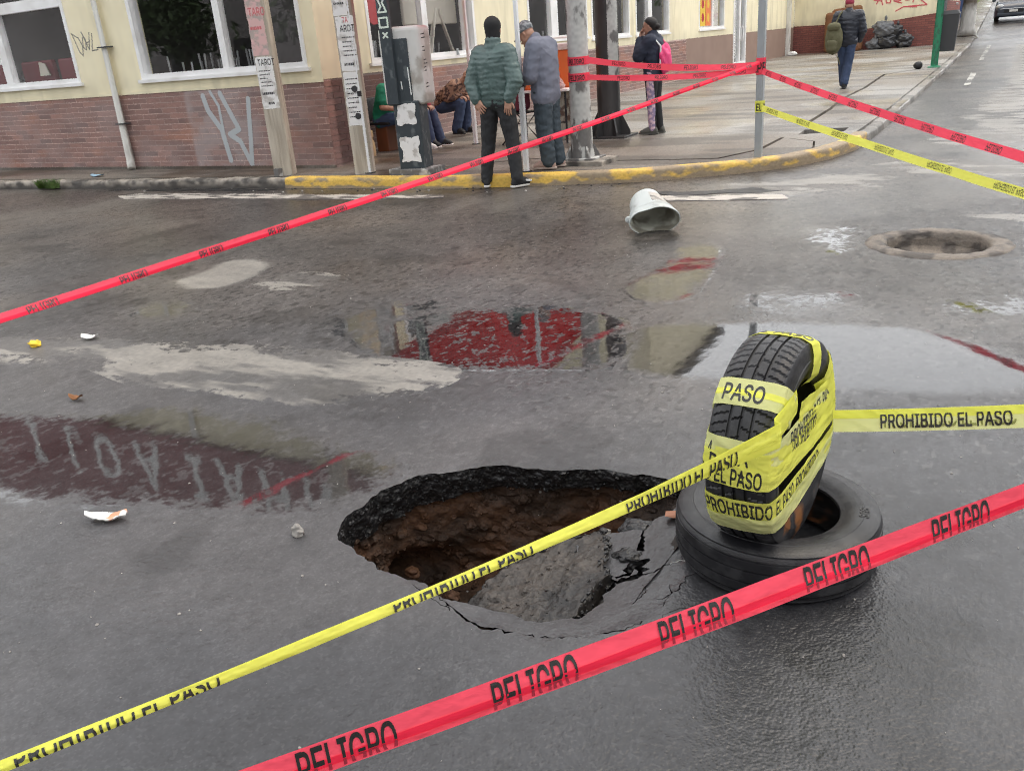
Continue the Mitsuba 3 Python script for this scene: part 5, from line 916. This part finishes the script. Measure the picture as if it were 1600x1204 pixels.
def hand(wr, d, pn, s=1.0, curl=20, side=1, spread=6):
    """Palm and five fingers: wr wrist, d direction of the fingers, pn palm normal, side +1 = thumb towards d x pn."""
    d, pn = unit(A3(*d)), unit(A3(*pn)); pn = unit(pn - d * (pn @ d)); x = np.cross(d, pn) * side; P = lambda a, b, c: wr + s * (a * x + b * d + c * pn)
    ms = [m3.Manifold.batch_hull([ball(P(-.030, .02, 0), .013 * s), ball(P(.028, .02, 0), .014 * s), ball(P(-.034, .082, 0), .011 * s), ball(P(.032, .085, 0), .012 * s), ball(P(0, -.01, 0), .022 * s)])]
    for i, (fx, L) in enumerate(((.031, .066), (.010, .076), (-.012, .070), (-.033, .054))):
        p = P(fx, .083, 0); an = math.radians((1.2 - i) * spread); dd = d * math.cos(an) + x * math.sin(an); r = .0095 * s; pts = [(p, r)]
        for j, seg in enumerate((.45, .32, .23)):
            c = math.radians(curl * (j + .6)); p = p + s * L * seg * (dd * math.cos(c) + pn * math.sin(c)); pts.append((p, r * (.95 - .08 * j)))
        ms += chain(*pts)
    ms += chain((P(.026, .022, .004), .013 * s), (P(.052, .048, .014), .011 * s), (P(.060, .078, .022), .009 * s)); return ms
def head(c, f, up, s=1.0, extra=True):
    """Skull, jaw, nose, ears; f = where the face looks."""
    f, up = unit(A3(*f)), unit(A3(*up)); f = unit(f - up * (f @ up)); x = np.cross(f, up); P = lambda a, b, d: c + s * (a * x + b * f + d * up)
    m = [m3.Manifold.batch_hull([ball(P(0, -.02, .045), .078 * s, 18), ball(P(0, .015, .04), .074 * s, 18)]), m3.Manifold.batch_hull([ball(P(0, .03, .02), .062 * s), ball(P(0, .05, -.085), .030 * s), ball(P(.03, .02, -.06), .034 * s), ball(P(-.03, .02, -.06), .034 * s), ball(P(0, -.03, -.01), .066 * s)]),
         bone(P(0, .088, .012), P(0, .108, -.026), .010 * s, .015 * s), bone(P(-.014, .088, -.058), P(.014, .088, -.058), .011 * s, .011 * s), bone(P(-.03, .080, .022), P(.03, .080, .022), .016 * s, .016 * s), ball(P(.03, .066, -.02), .024 * s), ball(P(-.03, .066, -.02), .024 * s), ball(P(0, .068, -.098), .021 * s)]
    for q in (-1, 1): m.append(m3.Manifold.batch_hull([ball(P(q * .076, -.008, .012), .013 * s), ball(P(q * .080, -.016, -.012), .011 * s), ball(P(q * .074, -.004, -.03), .009 * s)]))
    return m, P
def face_parts(k, P, s):
    for q in (-1, 1):
        part(k, 'eye', at(trimesh.creation.icosphere(2, .0095 * s), *P(q * .031, .083, .004)), 'm_black', True); part(k, 'eyebrow', tube([P(q * .016, .096, .026), P(q * .034, .093, .031), P(q * .050, .080, .024)], .0045 * s, 6), 'm_hair', True)
    part(k, 'mouth', tube([P(-.02, .093, -.057), P(0, .0985, -.056), P(.02, .093, -.057)], .004 * s, 6), 'm_lip', True)
mat('m_lip', (.18, .07, .055), .5)
def shoe(k, ank, toe, s, m_up, col, solecol, seed=0):
    d = toe - ank; d[2] = 0; d = unit(d); z0 = toe[2] - .035; q = lambda b, z, r: ball(A3(*(ank[:2] + d[:2] * b), z), r * s)
    x = np.cross(d, [0, 0, 1.0]); b2 = lambda b, w, z, r: [ball(np.r_[ank[:2] + d[:2] * b + x[:2] * w * sg, z], r * s) for sg in (-1, 1)]
    up = m3.Manifold.batch_hull([q(-.03, ank[2] - .01, .045), q(-.05, z0 + .045, .035)] + b2(.06, .018, z0 + .055, .032) + b2(.16, .016, z0 + .042, .026) + [q(.01, ank[2] - .0, .048)])
    kk = part(k, 'shoe', skinned([up], .014, 5), m_up, True, color=None) if False else None
    t = skinned([up], .014, 5); kk = part(k, 'shoe', t, m_up, True, color=tint(t, col, .15, seed))
    so = m3.Manifold.batch_hull(sum([b2(b, w, z0 + .016, .014) for b, w in ((-.075, .018), (.0, .028), (.09, .030), (.17, .022))], []) + [q(.195, z0 + .02, .014)]); t = skinned([so], .02, 2); part(kk, 'sole', t, 'm_cloth', True, color=tint(t, solecol, .1))
def person(label, jn, skin_only=(), s=1.0, top=None, bottom=None, shoes=None, facedir=(0, 1, 0), headup=(0, 0, 1), hands=None, name='person', belly=1.0):
    """jn: joints in world metres. Builds the continuous body, then clothing over it."""
    k = thing(name, label, 'person'); J = {a: np.array(b, float) for a, b in jn.items()}
    hm, P = head(J['head'], facedir, headup, s)
    b = list(hm) + chain((J['head'] - unit(A3(*headup)) * .03, .055 * s), (J['neck'], .058 * s), (J['chest'], .10 * s))
    tor = lambda e: [m3.Manifold.batch_hull([ball(J['shL'], (.062 + e) * s), ball(J['shR'], (.062 + e) * s), ball(J['chest'], (.125 + e) * s * belly)]), m3.Manifold.batch_hull([ball(J['shL'] * .82 + J['chest'] * .18, (.07 + e) * s), ball(J['shR'] * .82 + J['chest'] * .18, (.07 + e) * s), ball(J['chest'], (.125 + e) * s * belly), ball(J['hipL'] * .6 + J['pelvis'] * .4 + [0, 0, .1], (.10 + e) * s * belly), ball(J['hipR'] * .6 + J['pelvis'] * .4 + [0, 0, .1], (.10 + e) * s * belly)])]
    hipb = lambda e: [m3.Manifold.batch_hull([ball(J['hipL'], (.098 + e) * s), ball(J['hipR'], (.098 + e) * s), ball(J['pelvis'] + [0, 0, .07], (.105 + e) * s)])]
    arm = lambda S, e, w=0: chain((J['sh' + S], (.062 + e) * s), (J['el' + S], (.046 + e) * s), (J['wr' + S], (.031 + e + w) * s))
    leg = lambda S, e, lo=0, kn=0: chain((J['hip' + S], (.095 + e) * s), (J['kn' + S], (.060 + e + kn) * s), (J['an' + S], (.040 + e + lo) * s))
    b += tor(0) + hipb(0)
    for S in 'LR':
        b += arm(S, 0) + leg(S, 0) + chain((J['an' + S], .040 * s), (J['toe' + S], .034 * s))
    for S, (d, pn, side, curl) in (hands or {}).items(): b += hand(J['wr' + S], d, pn, s * 1.02, curl, side)
    part(k, 'body', skinned(b, .013, 4), 'm_skin', True); face_parts(k, P, s)
    if bottom:
        ms = hipb(.018) + leg('L', .016, bottom.get('lo', .02), bottom.get('kn', .006)) + leg('R', .016, bottom.get('lo', .02), bottom.get('kn', .006)); t = skinned(ms, .02, 8, bottom.get('wr', .006), 5); part(k, 'trousers', t, 'm_cloth', True, color=tint(t, bottom['c'], .22, 3, bottom.get('fn')))
    if top:
        e = top.get('e', .03); ms = tor(e) + [m3.Manifold.batch_hull([ball(J['hipL'] + [0, 0, top.get('hem', .04)], (.085 + e) * s), ball(J['hipR'] + [0, 0, top.get('hem', .04)], (.085 + e) * s), ball(J['chest'] * .5 + J['pelvis'] * .5, (.12 + e) * s * belly)])]
        for S in 'LR':
            wq = J['wr' + S] * (1 - top.get('cuff', 0)) + J['el' + S] * top.get('cuff', 0)
            ms += chain((J['sh' + S], (.062 + e) * s), (J['el' + S], (.050 + e * 1.0) * s), (wq, (.032 + e * .75) * s)) if not top.get('short') else chain((J['sh' + S], (.062 + e) * s), (J['sh' + S] * .35 + J['el' + S] * .65, (.056 + e) * s))
        if top.get('collar'): ms += chain((J['neck'] + unit(A3(*headup)) * top.get('rise', .01), (.064 + e * .55) * s), (J['chest'], (.10 + e) * s))
        t = skinned(ms, .017, 6, top.get('wr', .008), top.get('seed', 1), 12, top.get('quilt')); part(k, top.get('name', 'jacket'), t, top.get('m', 'm_cloth'), True, color=tint(t, top['c'], .2, 2, top.get('fn')))
    for S in 'LR': shoe(k, J['an' + S], J['toe' + S].copy(), s, 'm_cloth', *shoes)
    return k, P, J
def knit(k, P, s, c, name='beanie', lo=-.005, deep=False, m='m_cloth', brim=None, bc=None, fn=None):
    ms = [m3.Manifold.batch_hull([ball(P(0, -.022, .058), .088 * s, 20), ball(P(0, .014, .052), .085 * s, 20)] + ([ball(P(0, -.022, -.055), .076 * s, 18), ball(P(0, .005, .0), .082 * s, 18)] if deep else []))]; t = skinned(ms, .014, 3); low = P(0, 0, lo); up = unit(P(0, 0, 1) - P(0, 0, 0)); d = (t.vertices - low) @ up; t.vertices = t.vertices + np.where(d < 0, -d, 0)[:, None] * up
    kk = part(k, name, t, m, True, color=tint(t, c, .25, 7, fn))
    if brim:
        x = np.linspace(-1, 1, 13); R = np.array([[P(.074 * u, .055 + (.11 if j else .0) * math.sqrt(max(0, 1 - (u * .93) ** 2)) + (0 if j else .03 * (1 - u * u)), .035 - (.028 if j else 0) - .012 * u * u) for u in x] for j in (0, 1)])
        up2 = up * .006; part(kk, 'brim', grid(np.concatenate([R, R[::-1] - up2, R[:1]])), m, True, color=np.tile(np.asarray(bc or c, float), (13 * 5, 1)))
    return kk
# 1 the man in the green puffer jacket, back to the camera, hands behind his hips
gz = 0.0; gx0, gy0 = -4.885, 8.60
k, P, J = person('person in a green quilted jacket and black beanie, hands behind the hips', dict(
    head=(gx0 + .0, gy0 + .03, 1.66), neck=(gx0, gy0 + .0, 1.52), chest=(gx0, gy0, 1.32), pelvis=(gx0, gy0, .95), shL=(gx0 - .172, gy0, 1.425), shR=(gx0 + .172, gy0, 1.425), elL=(gx0 - .265, gy0 - .06, 1.14), elR=(gx0 + .275, gy0 - .06, 1.14), wrL=(gx0 - .19, gy0 - .13, .965), wrR=(gx0 + .21, gy0 - .12, .955),
    hipL=(gx0 - .095, gy0, .93), hipR=(gx0 + .095, gy0, .93), knL=(gx0 - .16, gy0 + .01, .50), knR=(gx0 + .15, gy0 + .01, .50), anL=(gx0 - .20, gy0 - .03, .10), anR=(gx0 + .20, gy0 - .03, .10), toeL=(gx0 - .26, gy0 + .10, .042), toeR=(gx0 + .27, gy0 + .10, .042)),
    s=1.0, top=dict(rise=.035, c=(.078, .122, .115), e=.040, collar=1, quilt=(.052, .007), m='m_nylon', wr=.006, cuff=.10, hem=.02), bottom=dict(c=(.018, .019, .021), lo=.012, wr=.007), shoes=((.016, .017, .019), (.62, .60, .56)), facedir=(-.25, 1, -.05),
    hands={'L': ((.55, -.10, -.80), (-.1, 1, 0), -1, 14), 'R': ((-.12, -.10, -.95), (.0, 1, 0), 1, 14)})
knit(k, P, 1.03, (.012, .012, .013), lo=-.115, deep=True)
for sx in (-1, 1):
    part(k, 'shoe_swoosh', at(rbox(-.05, .05, -.008, .008, -.012, .012, .007), gx0 + sx * .30, gy0 + .03, .075), 'm_white', True); part(k, 'shoe_tongue', at(rbox(-.03, .03, -.03, .03, -.02, .02, .015), gx0 + sx * .21, gy0 - .02, .125), 'm_orange', True)
# 2 the man in grey bending his head over the stall
bx0, by0, bz = -4.53, 9.10, Z
k, P, J = person('person in a grey jacket and camouflage cap, head bowed, standing behind a tent leg', dict(
    head=(bx0 - .19, by0 - .02, 1.60), neck=(bx0 - .09, by0, 1.52), chest=(bx0 - .01, by0, 1.33), pelvis=(bx0 + .0, by0, .98), shL=(bx0 - .02, by0 - .17, 1.46), shR=(bx0 - .02, by0 + .17, 1.46), elL=(bx0 - .07, by0 - .23, 1.17), elR=(bx0 - .05, by0 + .22, 1.18), wrL=(bx0 - .28, by0 - .14, 1.09), wrR=(bx0 - .28, by0 + .10, 1.10),
    hipL=(bx0 + .0, by0 - .09, .96), hipR=(bx0 + .0, by0 + .09, .96), knL=(bx0 + .0, by0 - .09, .56), knR=(bx0 + .02, by0 + .09, .56), anL=(bx0 + .03, by0 - .08, bz + .10), anR=(bx0 + .06, by0 + .11, bz + .10), toeL=(bx0 - .12, by0 - .11, bz + .042), toeR=(bx0 - .10, by0 + .08, bz + .042)),
    top=dict(c=(.155, .165, .21), e=.044, collar=1, wr=.007, m='m_cloth', seed=4, cuff=.45, hem=-.03), bottom=dict(c=(.040, .056, .070), lo=.030, kn=.022, wr=.010), shoes=((.36, .25, .21), (.40, .32, .27)), facedir=(-1, -.05, -.55), headup=(-.45, 0, .9),
    hands={'L': ((-.85, .3, -.2), (0, .8, -.3), 1, 30), 'R': ((-.85, -.3, -.2), (0, -.8, -.3), -1, 30)})
camo = lambda v, c: np.where((meshkit.fbm(v * 38, 2, 3) > .52)[:, None], A3(.30, .31, .32), A3(.12, .13, .14))
knit(k, P, 1.0, (.2, .2, .2), name='cap', lo=.025, brim=True, bc=(.20, .21, .22), fn=camo)
t = skinned(chain((J['elL'] * .55 + J['wrL'] * .45, .052), (J['wrL'] * .9 + J['elL'] * .1, .048)), .014, 3, .006, 3); part(k, 'sleeve_cloth', t, 'm_cloth', True, color=tint(t, (.50, .43, .30), .2))
# 3 woman in navy with a pink bag
wx, wy, wz = -4.41, 12.35, Z; f = .935
wj = dict(head=(-.05, .0, 1.46), neck=(-.005, 0, 1.345), chest=(.0, 0, 1.17), pelvis=(0, 0, .86), shL=(0, -.155, 1.28), shR=(0, .155, 1.28), elL=(-.15, -.20, 1.08), elR=(-.15, .18, 1.08), wrL=(-.175, -.045, 1.30), wrR=(-.175, .045, 1.30), hipL=(0, -.085, .84), hipR=(0, .085, .84), knL=(-.01, -.08, .47), knR=(.01, .085, .47), anL=(.0, -.075, .09), anR=(.05, .10, .09), toeL=(-.16, -.10, .04), toeR=(-.11, .12, .04))
off = A3(wx, wy, wz)
def stripe(v, c):
    q = v - off; m = (q[:, 1] < -.10) & (np.abs(q[:, 0]) < .055); g = meshkit.fbm(v * 30, 2, 8); return np.where(m[:, None], np.where((g > .52)[:, None], A3(.62, .45, .50), A3(.25, .20, .32)), c)
k, P, J = person('person in a navy jacket with hands at the mouth', {a: off + A3(*b) for a, b in wj.items()}, s=.94, top=dict(c=(.016, .022, .042), e=.040, collar=1, wr=.008, seed=6, hem=-.03), bottom=dict(c=(.014, .014, .016), lo=.004, kn=-.004, wr=.003, fn=stripe), shoes=((.085, .085, .075), (.07, .07, .065)), facedir=(-1, -.05, -.05),
    hands={'L': ((-.05, .12, .95), (.9, .3, 0), 1, 32), 'R': ((-.05, -.12, .95), (.9, -.3, 0), -1, 32)})
hm = skinned([m3.Manifold.batch_hull([ball(P(0, -.035, .05), .080), ball(P(0, .0, .060), .074), ball(P(0, -.055, -.01), .058)]), ball(P(0, -.125, .0), .040), bone(P(0, -.09, .01), P(0, -.125, -.01), .03, .035)], .014, 3, .003, 2, 40); part(k, 'hair', hm, 'm_hair', True)
bagk = thing('pink_bag', 'bright pink drawstring bag on the back of the woman in navy', 'bag'); mat('m_pink', (.75, .06, .20), .5)
part(bagk, 'sack', at(lump(.165, 12, .3, 4, (.50, .75, 1.25)), wx + .185, wy - .03, Z + 1.03), 'm_pink', True)
for q in (-1, 1): part(bagk, 'strap', tube([(wx + .15, wy - .02 + q * .12, Z + .92), (wx + .16, wy + q * .14, Z + 1.2), (wx + .03, wy + q * .15, Z + 1.355), (wx - .09, wy + q * .14, Z + 1.25)], .012, 6), 'm_pink' if q > 0 else 'm_white', True)
# 4 man walking away with a backpack
vx, vy = -2.92, 19.9; off = A3(vx, vy, Z); wk = dict(head=(.0, .04, 1.60), neck=(0, .01, 1.47), chest=(0, 0, 1.28), pelvis=(0, 0, .93), shL=(-.20, 0, 1.40), shR=(.20, 0, 1.40), elL=(-.27, -.05, 1.12), elR=(.28, .03, 1.12), wrL=(-.24, .05, .90), wrR=(.22, .13, .92), hipL=(-.085, 0, .91), hipR=(.085, 0, .91), knL=(-.07, .05, .50), knR=(.05, -.02, .50), anL=(-.03, .10, .10), anR=(.02, -.16, .13), toeL=(-.04, .25, .045), toeR=(.02, -.02, .045))
k, P, J = person('person walking away in a dark quilted jacket and red cap', {a: off + A3(*b) for a, b in wk.items()}, top=dict(c=(.020, .024, .035), e=.045, collar=1, quilt=(.085, .005), m='m_nylon', hem=.0, cuff=.05), bottom=dict(c=(.030, .050, .105), lo=.03, kn=.015, wr=.008), shoes=((.02, .02, .02), (.03, .03, .03)), facedir=(0, 1, -.1), hands={'L': ((0, .2, -1), (1, 0, 0), 1, 25), 'R': ((-.3, .4, -.8), (-1, 0, 0), -1, 35)})
knit(k, P, 1.0, (.30, .03, .06), name='cap', lo=.02, brim=True)
t = skinned([m3.Manifold.batch_hull([ball(J['hipL'] + [0, 0, .03], .125), ball(J['hipR'] + [0, 0, .03], .125)])], .02, 3); part(k, 'shirt_hem', t, 'm_cloth', True, color=tint(t, (.25, .25, .28), .2))
bk = thing('olive_backpack', 'olive green backpack hanging on the left side of the walking man', 'backpack'); mat('m_olive', lambda p, n, uv: mix((.085, .085, .04), (.13, .12, .07), fbm(p.x * 20, p.y * 20, p.z * 20, 3)), .8)
part(bk, 'pack', at(lump(.21, 14, .18, 4, (.78, .62, 1.45)), vx - .22, vy - .27, 1.12), 'm_olive', True); part(bk, 'pocket', rbox(vx - .34, vx - .14, vy - .45, vy - .33, .88, 1.10, .055, 16), 'm_olive', True); part(bk, 'flap', rbox(vx - .35, vx - .10, vy - .42, vy - .18, 1.26, 1.42, .075, 16), 'm_olive', True)
part(bk, 'strap', tube([(vx - .22, vy - .22, 1.38), (vx - .14, vy - .16, 1.58), (vx - .12, vy - .02, 1.62)], .022, 8), 'm_olive', True); part(bk, 'strap', tube([(vx - .2, vy - .38, .88), (vx - .1, vy - .34, .74), (vx - .07, vy - .32, .62)], .012, 6), 'm_olive', True)
# 5-7 people sitting along the wall
def seated(label, o, yaw, lean, top, bottom, shoes, spread=.12, feet=.46, s=.97, fold=.0):
    c, sn = math.cos(yaw), math.sin(yaw); R = lambda x, y, z: np.array(o, float) + [c * x - sn * y, sn * x + c * y, z]; L = math.radians(lean); q = lambda h, y=0, fx=0: R(.0 + math.sin(L) * h + fx, y, .47 + math.cos(L) * h)
    j = dict(pelvis=q(0), chest=q(.36), neck=q(.55), head=q(.66, 0, .06), shL=q(.48, .18), shR=q(.48, -.18), hipL=R(.0, .09, .47), hipR=R(.0, -.09, .47), knL=R(.40 + feet * .1, spread, .52), knR=R(.40 + feet * .1, -spread, .52), anL=R(feet, spread, .10), anR=R(feet - .04, -spread - .02, .10), toeL=R(feet + .15, spread + .02, .042), toeR=R(feet + .11, -spread - .04, .042))
    for S, y in (('L', 1), ('R', -1)): j['el' + S] = q(.22, .25 * y, .10); j['wr' + S] = R(.40, .10 * y, .62)
    fd = (c, sn, -.7 - fold); return person(label, j, s=s, top=top, bottom=bottom, shoes=shoes, facedir=fd, headup=(c * math.sin(L + .4), sn * math.sin(L + .4), math.cos(L + .4)), hands={'L': ((c * .9 + sn * .3, sn * .9 - c * .3, -.3), (0, 0, -1), 1, 30), 'R': ((c * .9 - sn * .3, sn * .9 + c * .3, -.3), (0, 0, -1), -1, 30)})
k, P, J = seated('person in a green tee and jeans sitting on the stool behind the cabinet', (-8.28, 11.0, Z - .02), .06, 20, dict(c=(.012, .20, .115), e=.03, short=1, wr=.008, name='shirt', hem=.0), dict(c=(.050, .085, .165), lo=.02, wr=.008), ((.62, .61, .60), (.55, .53, .5)), .09, .64)
knit(k, P, .97, (.012, .011, .011), name='hair', lo=-.02, m='m_cloth')
k, P, J = seated('person in a dark red top and dark jeans sitting beyond the man in green', (-8.22, 11.48, Z - .02), .0, 20, dict(c=(.22, .03, .04), e=.03, wr=.008, name='shirt'), dict(c=(.030, .045, .095), lo=.02, wr=.008), ((.02, .02, .022), (.75, .73, .70)), .10, .58)
knit(k, P, .97, (.012, .011, .011), name='hair', lo=-.02, m='m_cloth')
pat = lambda v, c: np.where((meshkit.fbm(v * 26, 2, 5) > .53)[:, None], A3(.07, .035, .028), A3(.30, .17, .115))
k, P, J = seated('person in a brown patterned top crouching against the brick wall', (-8.33, 12.85, Z + .03), -.10, 48, dict(c=(.30, .17, .115), e=.035, wr=.010, name='top', fn=pat), dict(c=(.045, .070, .135), lo=.025, wr=.008), ((.018, .018, .02), (.05, .05, .05)), .10, .34, 1.06)
knit(k, P, .97, (.012, .011, .011), name='hair', lo=-.02, m='m_cloth')
# ------------------------------------------------------------------ bucket and litter
mat('m_bucket', lambda p, n, uv: mix((.43, .46, .45), (.24, .25, .23), smoothstep(.5, .75, fbm(p.x * 9, p.y * 9, p.z * 9, 4))), .4)
mat('m_bucket_in', lambda p, n, uv: mix((.40, .40, .34), (.16, .15, .12), smoothstep(.4, .7, fbm(p.x * 9, p.y * 9, p.z * 9, 3))), .5)
k = thing('bucket', 'squashed white plastic bucket lying on its side on the wet road', 'bucket')
BS = .87; bo = A3(-2.53, 6.83, .0); bd = unit(A3(.55, -.80, -.22)); bs = unit(np.cross(bd, [0, 0, 1.0])); bu = np.cross(bs, bd)
n = 72; th = np.arange(n) / n * 2 * np.pi
def brow(t, r, a, dr=0):
    ex, ez = np.interp(t, [0, .4, 1], [1.0, 1.10, 1.36]), np.interp(t, [0, .4, 1], [1, .95, .78]); dent = 1 - .12 * t * np.exp(-((np.abs(th - 1.2)) / .35) ** 2)
    x, z = np.cos(th) * (r + dr) * ex, np.sin(th) * (r + dr) * ez * dent; z = np.where(np.sin(th) < -.8, z + (-.8 - np.sin(th)) * r * .4 * t, z)
    return bo + BS * (bd * a + x[:, None] * bs + (z + .205 - .02 * t)[:, None] * bu)
out = [(0, .02, -.03), (0, .150, -.03), (0, .158, -.02), (.2, .161, .05), (.5, .166, .14), (.74, .170, .225), (.745, .178, .23), (.79, .178, .245), (.8, .172, .25), (.90, .174, .29), (.905, .182, .295), (.97, .183, .32), (1, .180, .332), (1, .173, .332)]
inn = [(1, .173, .332), (.9, .167, .28), (.5, .158, .14), (.1, .150, -.005), (0, .02, -.01)]
part(k, 'shell', grid(np.array([brow(*q) for q in out]), True), 'm_bucket', 45); part(k, 'inside', grid(np.array([brow(*q) for q in inn]), True), 'm_bucket_in', True)
part(k, 'label_scrap', grid(np.array([[brow(t, r, a, .002)[i] for i in range(18, 27)] for t, r, a in ((.2, .161, .05), (.5, .166, .14), (.7, .170, .2))])), 'm_stripe')
part(k, 'handle_ear', at(lump(.028, 3, .2, 2, (1, .6, 1)), *(bo + BS * (bd * .26 + bs * .235 + bu * .19))), 'm_bucket', True)
def flat_piece(name, label, c, x, y, w, l, rz, m, seed, h=.02, curl=.02):
    u = np.linspace(-1, 1, 15); X, Y = np.meshgrid(u, u, indexing='ij'); r = np.maximum(np.abs(X), np.abs(Y)) / np.maximum(np.hypot(X, Y), 1e-6); X, Y = X * r * .98, Y * r; q = np.stack([X * 1.5, Y * 1.5, 0 * X], -1); Z_ = .006 + curl * (X ** 2) + h * meshkit.fbm(q, 3, seed); e = 1 + .25 * (meshkit.fbm(q + 5, 2, seed) - .5)
    ca, sa = math.cos(rz), math.sin(rz); px, py = X * w * e, Y * l * e; V = np.stack([x + px * ca - py * sa, y + px * sa + py * ca, Z_], -1); top, bot = grid(V), grid(V - [0, 0, .004]); k = thing(name, label, c); scene[k] = mikit.ply(cat([top, bot]), m, smooth=True); return k
mat('m_wrapper', lambda p, n, uv: mix((.66, .66, .64), (.60, .28, .16), smoothstep(.60, .66, fbm(p.x * 22, p.y * 22, 3, 2))), .4)
flat_piece('crushed_cup', 'flattened white paper cup with orange print left of the sinkhole', 'litter', -2.70, 1.625, .085, .030, .38, 'm_wrapper', 3, .025, .015)
flat_piece('paper_scrap', 'small white paper scrap near the left edge of the road', 'litter', -4.82, 3.12, .055, .035, .3, 'm_white', 5)
k = thing('yellow_litter', 'crumpled bright yellow wrapper near the left edge', 'litter'); mat('m_yellow_bright', (.80, .52, .03), .5); scene[k] = mikit.ply(at(lump(.036, 8, .6, 3, (1.2, .8, .6)), -5.06, 2.91, .018), 'm_yellow_bright', smooth=25)
mat('m_leaf_brown', (.20, .085, .03), .7); flat_piece('dry_leaf', 'dry brown leaf on the road above the reflected lettering', 'leaf', -3.94, 2.39, .045, .02, .2, 'm_leaf_brown', 9, .02, .02)
rock('stone', -1.945, 1.81, .014, .022, 5, 'm_stone', 'single grey stone on the asphalt left of the sinkhole', 'stone', None, (1, .8, 1.1))
mat('m_tile', (.24, .105, .06), .7); k = thing('brick_shard', 'flat orange brick shard beside the lying tyre', 'brick'); scene[k] = mikit.ply(at(rot(trimesh.convex.convex_hull(A3(*np.random.default_rng(3).uniform(-1, 1, 72)).reshape(-1, 3) * [.045, .032, .012]), 30, (0, 0, 1)), -.80, 2.395, .0), 'm_tile', smooth=False)
mat('m_rag', (.30, .45, .55), .7); flat_piece('blue_rag', 'pale blue scrap on the kerb near the downpipe', 'litter', -11.9, 8.52, .13, .06, .1, 'm_rag', 12, .03, .02); scene['blue_rag']['to_world'] = T().translate([0, 0, Z + .0])
def blades(x, y, z, r, n, h, seed):
    g = np.random.default_rng(seed); V, F = [], []
    for i in range(n):
        a, d = g.random() * 6.28, r * math.sqrt(g.random()); b = A3(x + d * math.cos(a) * 1.5, y + d * math.sin(a) * .6, z); t = A3(*(b[:2] + g.normal(0, .04, 2)), z + h * g.uniform(.4, 1)); s = A3(math.cos(a + 1), math.sin(a + 1), 0) * .006; m = (b + t) / 2 + [0, 0, .02]; j = len(V); V += [b - s, b + s, m + s, m - s, t]; F += [[j, j + 1, j + 2], [j, j + 2, j + 3], [j + 3, j + 2, j + 4]]
    return trimesh.Trimesh(V, F, process=False)
mat('m_grass', lambda p, n, uv: mix((.05, .10, .02), (.11, .17, .04), noise(p.x * 40, p.y * 40, p.z * 40)), .6); k = thing('grass_tuft', 'small green grass tuft growing out of the broken kerb', 'grass'); scene[k] = mikit.ply(blades(-12.6, 8.16, .02, .16, 420, .15, 3), 'm_grass')
g = np.random.default_rng(21)
for i in range(46):
    x, y = g.uniform(-11, -3.5), 0; y = float(np.interp(x, KF[:, 0], KF[:, 1])) - g.uniform(.03, .35)
    rock('grit', x, y, .004, .005 + .009 * g.random(), 200 + i, 'm_stone' if i % 2 else 'm_asphalt_break', 'bit of grit in the gutter along the kerb', 'grit', 'grit along the kerb')
for i in range(22):
    x, y = g.uniform(-.80, -.62), g.uniform(1.62, 1.98); rock('asphalt_crumb', x, y, -.022, .003 + .005 * g.random(), 300 + i, 'm_asphalt_break' if i % 3 else 'm_stone', 'crumb of asphalt on the road below the lying tyre', 'asphalt crumb', 'crumbs of asphalt by the tyres')
k = thing('window_ornament', 'small grey figure on the sill of the window by the green jacket', 'figurine'); scene[k] = mikit.ply(at(lathe([(0, 0), (.03, 0), (.032, .03), (.02, .06), (.026, .08), (.02, .11), (0, .115)], 14), FX + .02, 13.9, 1.411), 'm_galv', smooth=True)

g = np.random.default_rng(77); q = np.c_[g.uniform(-4.5, 1.2, 700), g.uniform(.7, 7.0, 700)]; q = q[~shapely.contains(unary_union([hole_poly.buffer(.05), mh_poly.buffer(.1), sunk]), shapely.points(q))]
k = struct('road_grit', rubble(np.c_[q, np.full(len(q), .001)], .001, .005, 12), 'm_stone'); labels[k] = {'kind': 'stuff', 'label': 'fine grit scattered over the wet road', 'category': 'grit'}
